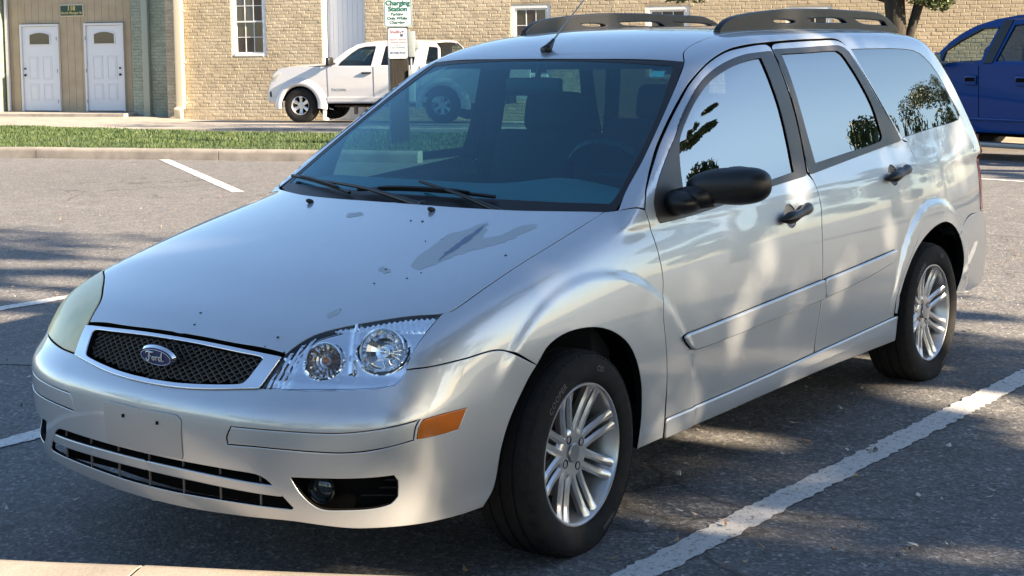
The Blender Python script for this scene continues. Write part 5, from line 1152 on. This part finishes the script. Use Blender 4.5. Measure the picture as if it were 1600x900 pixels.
# ---- blue truck ----
BLU=mat('blue_truck_paint',(.0,.038,.19),.4,0,Coat_Weight=.35,Specular_IOR_Level=.1)
ba=math.atan2(-.95105652,-.30901699)
bt=empty('pickup_truck',(15.7776,3.6876,-.1957),ba,label='dark blue pickup truck parked behind the silver car at the right edge',cat='truck')
PB=[(-2.3,.55),(-2.32,.75),(-2.28,1.0),(-2.15,1.10),(-1.2,1.17),(-.80,1.20),(-.62,1.24)]
pickup(bt,None,BLU,PB,1.225,[-1.35,2.32],.40,1.98,1.9,.47,None,3.4,(-.7,1.7),zs=.36)
cb=[(-.78,1.22),(-.707,1.40),(-.571,1.536),(-.416,1.644),(-.213,1.742),(.086,1.82),(.379,1.862),(.9,1.90),(1.5,1.885),(1.75,1.84),(1.95,1.22)]
b1=[(-.63,1.262),(-.615,1.40),(-.415,1.530),(-.10,1.686),(.132,1.696),(.10,1.60),(-.02,1.28),(-.11,1.255)]
b2=[(.21,1.275),(.375,1.74),(1.0,1.80),(1.1,1.79),(1.12,1.28)]; b3=[(1.28,1.28),(1.26,1.76),(1.55,1.75),(1.72,1.28)]
BG=glassmat('blue_truck_glass',(.62,.70,.66),1.55); 
for sd,y in((0,.02),(1,1.92)):
    framed(bt,'cab_side',cb,[b1,b2,b3],y,.04,BLU,.99,1.22,.24,.65)
    for wv,g_ in((b1,BG),(b2,TD if sd==0 else BG),(b3,TD)): glasspane(bt,wv,y+.02,g_,.99,1.22,.24,.65)
bpil=[(.205,1.80),(.345,1.81),(.175,1.262),(.03,1.25)]
bm=bmesh.new(); prism(bm,bpil,.01,Matrix(((1,0,0,0),(0,0,1,.008),(0,1,0,0),(0,0,0,1)))); lean(bm,1.22,.24,.65,.99); bobj('pillar_trim',bm,M['black'],bt)
bm=bmesh.new(); prism(bm,[(-.68,1.25),(-.60,1.44),(-.41,1.56),(-.10,1.715),(.15,1.72),(.15,1.70),(-.10,1.69),(-.41,1.535),(-.60,1.40),(-.645,1.25)],.012,Matrix(((1,0,0,0),(0,0,1,.008),(0,1,0,0),(0,0,0,1)))); lean(bm,1.22,.24,.65,.99); bobj('window_seal',bm,M['black'],bt)
ct=cb[4:10]; crosssec('cab_roof',[[(x,y,z-.005+dz) for x,z in ct]+[(x,y,z-.05+dz) for x,z in ct[::-1]] for y,dz in((.235,-.03),(.31,.005),(.6,.025),(.99,.03),(1.38,.025),(1.67,.005),(1.745,-.03))],BLU,bt,smooth=50)
bm=bmesh.new(); a=[bm.verts.new(p) for p in((-.78,.06,1.23),(-.78,1.9,1.23),(-.25,1.66,1.73),(-.25,.30,1.73))]; bm.faces.new(a); bobj('windscreen',bm,BG,bt)
bm=bmesh.new(); box(bm,(.4,.99,.88),(2.2,1.7,.5)); 
for y in(.5,1.48):
    for x in(.50,1.35): box(bm,(x,y,1.25),(.14,.5,.6),Matrix.Rotation(R(12),3,'Y'),bev=.05); box(bm,(x+.10,y,1.60),(.1,.26,.16),bev=.04)
bobj('cab_interior',bm,M['cloth'],bt)
bm=bmesh.new(); tube(bm,[(-.42,1.42,1.20),(-.40,1.42,1.24)],.02)
for i in range(20):
    a,b=2*PI*i/20,2*PI*(i+1)/20; Q=Matrix.Translation((-.18,.55,1.28))@Matrix.Rotation(R(65),4,'Y'); tube(bm,[Q@Vector((.19*math.cos(a),.19*math.sin(a),0)),Q@Vector((.19*math.cos(b),.19*math.sin(b),0))],.016,6,cap=False)
bobj('steering_wheel',bm,M['black'],bt,smooth=50)
for x in(-.13,.655):
    bm=bmesh.new(); box(bm,(x,-.012,1.035),(.185,.03,.13),bev=.02,seg=2); hb=bobj('door_handle',bm,BLU,bt,smooth=40)
    bm=bmesh.new(); box(bm,(x,-.03,1.045),(.15,.012,.05),bev=.004); bobj('handle_recess',bm,M['gap'],hb)
for (a,b) in(((-.015,1.22),(-.007,.50)),((-.62,1.22),(-.62,.50)),((1.2,1.24),(1.2,.45))):
    bm=bmesh.new(); tube(bm,[(a[0],.0,a[1]),(b[0],.0,b[1])],.005,4); bobj('door_gap',bm,M['gap'],bt)
bm=bmesh.new(); box(bm,(.1,-.010,.535),(1.9,.035,.035),bev=.012); bobj('door_crease',bm,BLU,bt,smooth=40)
bm=bmesh.new(); box(bm,(.55,-.06,.215),(2.3,.16,.065),bev=.015); bobj('running_board',bm,mat('grey_step',(.22,.23,.24),.4,.4),bt,smooth=40)
bm=bmesh.new(); box(bm,(-.60,-.17,1.30),(.10,.24,.20),Matrix.Rotation(R(12),3,'Z'),bev=.04,seg=3); tube(bm,[(-.55,.04,1.25),(-.58,-.10,1.26)],.03,8); bobj('door_mirror',bm,mat('satin_grey_mirror',(.25,.27,.27),.3,.5),bt,smooth=40)
for x,y,o in((-1.35,.12,-1),(2.32,.12,-1),(-1.35,1.86,1),(2.32,1.86,1)): truckwheel(bt,x,y,.40,.40,M['alloy'],o,5)
# ---- utility post with signs ----
PO=Vector((12.026,10.357,0)); prz=math.atan2(-.79865,.60089)  # faces the camera side
po=empty('utility_post',PO,0,label='dark wooden utility post with grey meter boxes beside the charging station signs',cat='post')
ex=Vector((.601,-.7987,0)); ez=Vector((0,0,1)); ey=Vector((.7987,.601,0)); PM4=Matrix(((ex.x,ey.x,0,0),(ex.y,ey.y,0,0),(0,0,1,0),(0,0,0,1)))
def pobj(name,bm,m,parent,**k):
    for v in bm.verts: v.co=PM4@v.co
    return bobj(name,bm,m,parent,**k)
MWD=mat('weathered_dark_timber',(.03,.025,.02),.9); vv=coords(MWD,(18,18,1.2)); lk(MWD,ramp(MWD,noise(MWD,vv,3,6,.7),[(.3,(.006,.005,.004)),(.6,(.016,.013,.010)),(.8,(.04,.034,.026))]),B(MWD).inputs['Base Color']); bump(MWD,noise(MWD,vv,4,5),.6,.01)
bm=bmesh.new(); box(bm,(.01,.13,.9),(.245,.16,2.6),bev=.012); pobj('post',bm,MWD,po)
bm=bmesh.new(); box(bm,(-.128,.10,.9),(.03,.05,2.6)); pobj('metal_channel',bm,mat('galvanised',(.45,.47,.48),.45,.7),po)
MG=mat('grey_electrical_box',(.22,.25,.26),.5)
bm=bmesh.new(); box(bm,(.185,.10,1.405),(.095,.12,.35),bev=.012); box(bm,(.255,.12,1.40),(.07,.08,.12),bev=.02); b_=pobj('meter_box',bm,MG,po,smooth=30)
bm=bmesh.new(); box(bm,(.18,.07,.84),(.09,.10,.44),bev=.012); tube(bm,[(.17,.09,1.05),(.17,.09,1.25)],.016,8); pobj('socket_box',bm,MG,po,smooth=30)
def rrect(w_,h_,r,n=5):
    P=[]
    for cx,cy,a0 in((w_/2-r,h_/2-r,0),(-w_/2+r,h_/2-r,90),(-w_/2+r,-h_/2+r,180),(w_/2-r,-h_/2+r,270)):
        P+=[(cx+r*math.cos(R(a0+90*i/n)),cy+r*math.sin(R(a0+90*i/n))) for i in range(n+1)]
    return P
def signboard(name,cx,cz,w_,h_,y,border,lines,label,cat,bc):
    r=empty(name,PO,0,label=label,cat=cat)
    F4=lambda yy:Matrix(((1,0,0,cx),(0,0,-1,yy),(0,1,0,cz),(0,0,0,1)))
    bm=bmesh.new(); prism(bm,rrect(w_,h_,.03),.004,F4(y)); pobj('plate',bm,mat('white_sign_sheeting',(.38,.43,.47),.35),r)
    if border:
        o1=rrect(w_-.016,h_-.016,.026); i1=rrect(w_-.032,h_-.032,.022); bm=bmesh.new(); a=[bm.verts.new((cx+p[0],y-.0055,cz+p[1])) for p in o1]; b=[bm.verts.new((cx+p[0],y-.0055,cz+p[1])) for p in i1]
        for i in range(len(a)): j=(i+1)%len(a); bm.faces.new((a[i],a[j],b[j],b[i]))
        pobj('border',bm,bc,r)
    for s_,sz,x_,z_,m_,bo in lines:
        me=textmesh(s_,sz,0,bold=bo); o=link('lettering',me,m_,r); o.matrix_local=PM4@Matrix.Translation((x_,y-.007,z_))@Matrix.Rotation(PI/2,4,'X')
    return r
GRN=mat('sign_green',(.0,.08,.055),.5); NAV=mat('sign_navy',(.05,.06,.14),.5); MAR=mat('sign_maroon',(.25,.05,.10),.5)
signboard('charging_station_sign',.009,1.89,.385,.50,.035,True,[('Charging',.092,.009,1.962,GRN,.003),('Station',.092,.009,1.882,GRN,.003),('Parking',.058,.0,1.813,GRN,.001),('Only While',.058,.0,1.757,GRN,.001),('Charging',.058,.0,1.701,GRN,.001)],'white and green charging station parking sign, upper one on the wooden post','sign',GRN)
sh=signboard('city_notice_sign',.0,1.418,.262,.415,.04,True,[('Shelby',.062,-.025,1.573,MAR,.0),('Electric Vehicle',.036,0,1.470,MAR,0),('Charging Station',.034,0,1.434,MAR,0),('Provided By',.022,0,1.395,NAV,0),('City of Shelby',.036,0,1.362,NAV,.0),('in cooperation with',.015,0,1.333,NAV,0),('NC Public Power',.030,.0,1.290,NAV,.0015)],'small white city notice with maroon and navy words, lower one on the wooden post','sign',mat('sign_edge_grey',(.5,.52,.56),.5))
bm=bmesh.new()
for i in range(6):
    a=2*PI*i/6; bmesh.ops.create_circle(bm,cap_ends=True,segments=8,radius=.009,matrix=Matrix.Translation((.055+.013*math.cos(a),.033,1.527+.013*math.sin(a)))@Matrix.Rotation(PI/2,4,'X'))
bmesh.ops.create_circle(bm,cap_ends=True,segments=12,radius=.012,matrix=Matrix.Translation((.072,.033,1.575))@Matrix.Rotation(PI/2,4,'X'))
pobj('emblem',bm,NAV,sh)
# ---- trees ----
def barkmat():
    m=mat('dark_bark',(.05,.045,.03),.9); v=coords(m,(1,1,.3)); lk(m,ramp(m,noise(m,v,14,6,.7),[(.35,(.012,.010,.008)),(.65,(.04,.034,.024)),(.8,(.08,.072,.055))]),B(m).inputs['Base Color']); bump(m,noise(m,v,20,5,.7),.8,.02); return m
MBA=barkmat()
def leafmat(name,c0,c1):
    m=mat(name,c0,.55); v=coords(m); lk(m,ramp(m,noise(m,v,.9,3),[(.35,c0),(.65,c1)]),B(m).inputs['Base Color']); B(m).inputs['Transmission Weight'].default_value=0; return m
MLE=leafmat('tree_leaves',(.045,.075,.02),(.09,.12,.035))
GAPS=[] # sun lines along which leaves are cut away to place light patches: (point, radius)
def gap(x,y,z,r): GAPS.append((np.array([x,y,z]),r))
for p in ((1.146,-.83,.726),(1.10,-.83,.68),(1.065,-.83,.65),(1.0,-.83,.60),(.946,-.83,.56),(.90,-.83,.50),(.861,-.83,.466),(.744,-.83,.38),(.643,-.83,.317)): gap(*p,.046)
for p in ((1.812,-.83,.68),(1.78,-.83,.62),(1.746,-.83,.58),(1.70,-.83,.50),(1.634,-.83,.547),(2.15,-.83,.728),(2.18,-.83,.69),(2.20,-.83,.658),(1.36,-.83,.60),(1.32,-.83,.52),(1.28,-.83,.44)): gap(*p,.045)
for p in ((.302,-.76,.914),(-.08,-.79,.80),(-.597,-.75,.61),(2.78,-.8,.82)): gap(*p,.04)
for p in ((1.502,-.79,.924),(1.45,-.79,.93),(1.06,-.65,1.34),(.95,-.67,1.28),(.85,-.69,1.2),(.66,-.72,1.13)): gap(*p,.06)
gap(-.304,.608,.82,.09)
for p in ((2.33,-1.0),(2.27,-1.2),(2.22,-1.4),(2.1,-1.6),(1.9,-1.7)): gap(*p,0,.15)
for p in ((4.4,-.3),(3.87,-.78),(4.9,-.5),(4.3,-1.1),(5.4,-.8)): gap(*p,0,.22)
for p in ((3.32,5.29),(2.31,4.66),(1.87,4.49),(1.31,3.86),(1.36,3.6),(3.71,5.41),(2.9,5.0),(2.6,5.6),(1.5,4.9),(.9,4.1)): gap(*p,0,.20)
for p in ((1.29,-.52),(2.79,-.45)): gap(*p,0,.12)
for k in range(14): gap(-1.9+.12*k*1.0,1.45-.225*k,.13,.17)
def opened(P,base):
    keep=np.ones(len(P),bool); Q=P+np.array(base); S=np.array(SUND)
    for c,r_ in GAPS:
        w_=Q-c; t=w_@S; d=np.linalg.norm(w_-t[:,None]*S,axis=1); keep&=~((d<r_)&(t>2))
    return keep
def leaves(r,cl,per,size,clr):
    """cl: clump centres and radii -> many small leaf faces"""
    V=[];n=0
    C_=np.repeat(np.array([c[:3] for c in cl]),per,0); Rr=np.repeat(np.array([c[3] for c in cl]),per)
    N=len(C_); d=r.normal(size=(N,3)); d/=np.linalg.norm(d,axis=1)[:,None]; P=C_+d*(Rr*r.random(N)**.45)[:,None]*[1,1,.75]
    u=r.normal(size=(N,3)); u/=np.linalg.norm(u,axis=1)[:,None]; w_=np.cross(u,r.normal(size=(N,3))); w_/=np.linalg.norm(w_,axis=1)[:,None]; s=size*r.uniform(.6,1.3,N)[:,None]
    V=np.stack([P-u*s,P+w_*s*.45,P+u*s,P-w_*s*.45],1).reshape(-1,3); return V
def tree(name,base,trunk,limbs,clumps,per,size,label,cat='tree',seed=1,m=None,group=None):
    r=np.random.default_rng(seed); root=empty(name,base,label=label,cat=cat,group=group)
    bm=bmesh.new()
    for pts,ra in [trunk]+limbs: tube(bm,pts,ra,9)
    bobj('trunk',bm,MBA,root,smooth=True)
    V=leaves(r,clumps,per,size,None); kp=opened(V.reshape(-1,4,3).mean(1),base) if name=='shade_tree' else np.ones(len(V)//4,bool); V=V.reshape(-1,4,3)[kp].reshape(-1,3); n=len(V)//4; me=bpy.data.meshes.new('crown'); me.from_pydata(V.tolist(),[],np.arange(4*n).reshape(-1,4).tolist()); link('crown',me,m or MLE,root); return root
# tree by the building at the right: two stems showing, crown above the frame
r3=np.random.default_rng(5)
cl=[(r3.uniform(-3,3),r3.uniform(-3,3),r3.uniform(3.3,6.2),r3.uniform(.5,.9)) for _ in range(46)]
cl+=[(-.9,3.3,2.66,.38),(-.4,4.05,2.62,.32),(.25,-.55,2.34,.26),(.05,-.3,2.46,.28)]
tree('street_tree',(20.45,6.70,-.35),([(0,0,-.1),(.0,.03,.8),(0,.07,1.9),(.0,.12,2.5),(.1,.3,3.6)],[.21,.15,.165,.17,.10]),
  [([(.03,-.02,1.2),(.10,-.13,1.8),(.24,-.24,2.35),(.5,-.7,3.6)],[.07,.075,.085,.05]),([(0,.1,2.3),(-.6,.9,3.3),(-1.2,1.6,4.2)],[.1,.07,.03]),([(0,.1,2.4),(.8,-1,3.7),(1.6,-1.8,4.6)],[.09,.06,.02]),([(0,.1,2.3),(-.5,1.8,2.9),(-.7,3.3,2.75)],[.05,.03,.012])],cl,420,.055,'two-stemmed street tree with dark bark standing in front of the brick wall',seed=3)
# shade trees out of frame to the right: they cast the dappled shade
def shade(name,cx,cy,x0,x1,z0,z1,n,per,seed,label,size=.085,dy=1.6,thin=None):
    r=np.random.default_rng(seed); cl=[]
    while len(cl)<n:
        x,y,z=r.uniform(x0,x1),r.uniform(-dy,dy),r.uniform(z0,z1)
        q=abs((x-(x0+x1)/2)/((x1-x0)/2))**5+abs((z-(z0+z1)/2)/((z1-z0)/2))**5
        if q>1.0: continue
        if thin and thin(x,y,z) and r.random()<.8: continue
        cl.append((x,y,z,r.uniform(.46,.86)))
    lim=[]
    for k in range(9):
        c=cl[r.integers(n)]; lim.append(([(0,0,z0*.8),(c[0]*.5,c[1]*.5,(z0+c[2])*.5+.3),(c[0],c[1],c[2])],[.12,.07,.02]))
    return tree(name,(cx,cy,0),([(0,0,-.1),(.1,0,z0*.5),(0,.1,z0),(0,0,(z0+z1)/2)],[.30,.22,.18,.1]),lim,cl,per,size,label,seed=seed)
shade('shade_tree',2.5,-14,-4.7,4.75,3.0,12.2,300,430,11,'broad leafy tree behind the camera side of the car park, nearest the car')
shade('shade_tree',-5.9,-13.5,-4.5,4.4,2.8,11.5,240,400,12,'leafy tree to the left of the nearest shade tree, out of frame')
def overhang():  # added crown out of frame, keeps sky light off the near ground
    r=np.random.default_rng(21); cl=[]
    while len(cl)<230:
        x,y,z=r.uniform(-6.5,5.6),r.uniform(-4,3.6),r.uniform(5.4,9.2)
        cl.append((x,y,z,r.uniform(.35,.75)))
    lim=[([(-6.5,0,3.5),(c[0]*.4-3.5,c[1]*.5,5.2),(c[0],c[1],c[2])],[.14,.09,.02]) for c in cl[:12]]
    tree('shade_tree',(0,-8.2,0),([(-7,0,-.1),(-6.8,0,2),(-6.5,0,3.6),(-5.5,.2,6.5)],[.34,.27,.22,.1]),lim,cl,230,.085,'unseen wide tree added beside the camera to darken the near ground',seed=22)
overhang()
# distant trees mirrored in the glass, plus added ones that darken the paint's reflections
for i,(x,y,h_,wd_) in enumerate(((17.0,-10.1,5.4,2.3),(26,-10.8,5.6,2.2),(27.5,-8.1,6.6,3.3),(17,-30,8.5,5),(-24,-16,8,5),(-27,-2,7.5,5),(-22,10,8,5),(-14,-30,9,6),(3,-38,9,6),(-16,18,7,4.5),(-19,3,7,4.5),(-16,-9,7,4.5))):
    r=np.random.default_rng(40+i); cl=[]
    while len(cl)<34:
        a=r.uniform(-1,1,3)
        if (a**2).sum()<1: cl.append((a[0]*wd_*.8,a[1]*wd_*.8,h_*.58+a[2]*h_*.42,r.uniform(.5,1.0)*wd_*.25))
    if i==0: cl+=[(-2.5+a,1.6+b_,5.1+c_,.22) for a,b_,c_ in ((0,0,0),(-.5,.5,-.3),(.4,-.3,.4),(-.9,.6,.2),(1.0,-.7,.6),(-1.3,.9,-.1),(-.2,.9,.5),(.9,.1,.1))]+[(-1.2,1.9,3.3,.4),(-.8,2.2,2.6,.4),(-1.6,1.6,3.9,.3)]
    tree('background_tree',(x,y,-.2),([(0,0,-.1),(0,0,h_*.3),(.1,0,h_*.7)],[.22,.16,.06]),[],cl,620 if i<3 else 90,.060 if i<3 else .17,('leafy tree across the car park, number %s from the street end'%('one two three four five six seven eight nine'.split()[i])) if False else ['loose round tree beside the car park, nearest the blue truck','low bushy tree farther along the car park','rounded tree at the far end of the car park','tall tree across the street on the sunny side','added broad tree behind the camera on the sunny side','added broad tree straight behind the camera','added broad tree behind the camera by the building','very tall tree far behind the shade trees','very tall tree beyond the nearest shade tree','added tree behind the camera, closest to the brick building','middle tree of the added row behind the camera','tree at the right end of the added row behind the camera'][i],seed=60+i)
# ---- litter on the asphalt ----
def litter():
    r=np.random.default_rng(9); cols=[(.42,.36,.28),(.30,.14,.06),(.55,.52,.46),(.10,.07,.05),(.36,.24,.12)]; V=[];Fc=[];MI=[]
    def leaf(x,y,L,wd_,a,k,curl):
        z=float(ground_z(x,y))+.008; c,s_=math.cos(a),math.sin(a); n0=len(V)
        for u,v,h_ in((-L,0,curl),(-L*.3,wd_,.004),(L*.4,wd_*.8,.004),(L,0,curl*1.3),(L*.4,-wd_*.8,.002),(-L*.3,-wd_,.002)): V.append((x+c*u-s_*v,y+s_*u+c*v,z+h_))
        Fc.append(tuple(range(n0,n0+6))); MI.append(k)
    for _ in range(1500):
        if r.random()<.62: x,y=r.uniform(-.5,7.5),r.uniform(-3.2,.6)
        else: x,y=r.uniform(-2.5,9),r.uniform(.6,8)
        L=r.uniform(.006,.024); leaf(x,y,L,L*r.uniform(.18,.45),r.uniform(0,PI),int(r.choice([0,0,2,2,1,3,4])),r.uniform(0,.012))
    me=bpy.data.meshes.new('fallen_leaves'); me.from_pydata(V,[],Fc); 
    for c in cols: me.materials.append(mat('dry_leaf',c,.8))
    me.polygons.foreach_set('material_index',MI); link('fallen_leaves',me,None,kind='stuff',label='dry leaves and twigs scattered over the asphalt')
litter()
for (x,y,L,a,c,lb) in((1.02,-.90,.035,.4,(.20,.08,.04),'dark brown curled leaf between the silver car and the near white stripe'),(.35,-.90,.028,1.2,(.5,.42,.3),'pale straw-coloured leaf just behind the front wheel of the silver car'),
  (.02,1.75,.03,.3,(.22,.09,.05),'dark brown leaf left of the silver car bumper, beside the lower left stripe'),(1.62,-1.72,.03,.9,(.30,.13,.07),'reddish leaf in the sunny patch beyond the near stripe at the lower right'),(1.35,-1.95,.026,2.1,(.34,.15,.08),'smaller reddish leaf nearest the lower right corner')):
    bm=bmesh.new(); pts=[(-L,0,.004),(-L*.4,L*.45,.010),(L*.4,L*.4,.006),(L,0,.014),(L*.3,-L*.42,.004),(-L*.5,-L*.35,.002)]; vs=[bm.verts.new((math.cos(a)*u-math.sin(a)*v,math.sin(a)*u+math.cos(a)*v,h_)) for u,v,h_ in pts]; cc=bm.verts.new((0,0,.0)); 
    for i in range(6): bm.faces.new((vs[i],vs[(i+1)%6],cc))
    o=bobj('fallen_leaf',bm,mat('brown_leaf',c,.75),label=lb,cat='leaf',group='larger brown leaves on the asphalt'); o.location=(x,y,.006)
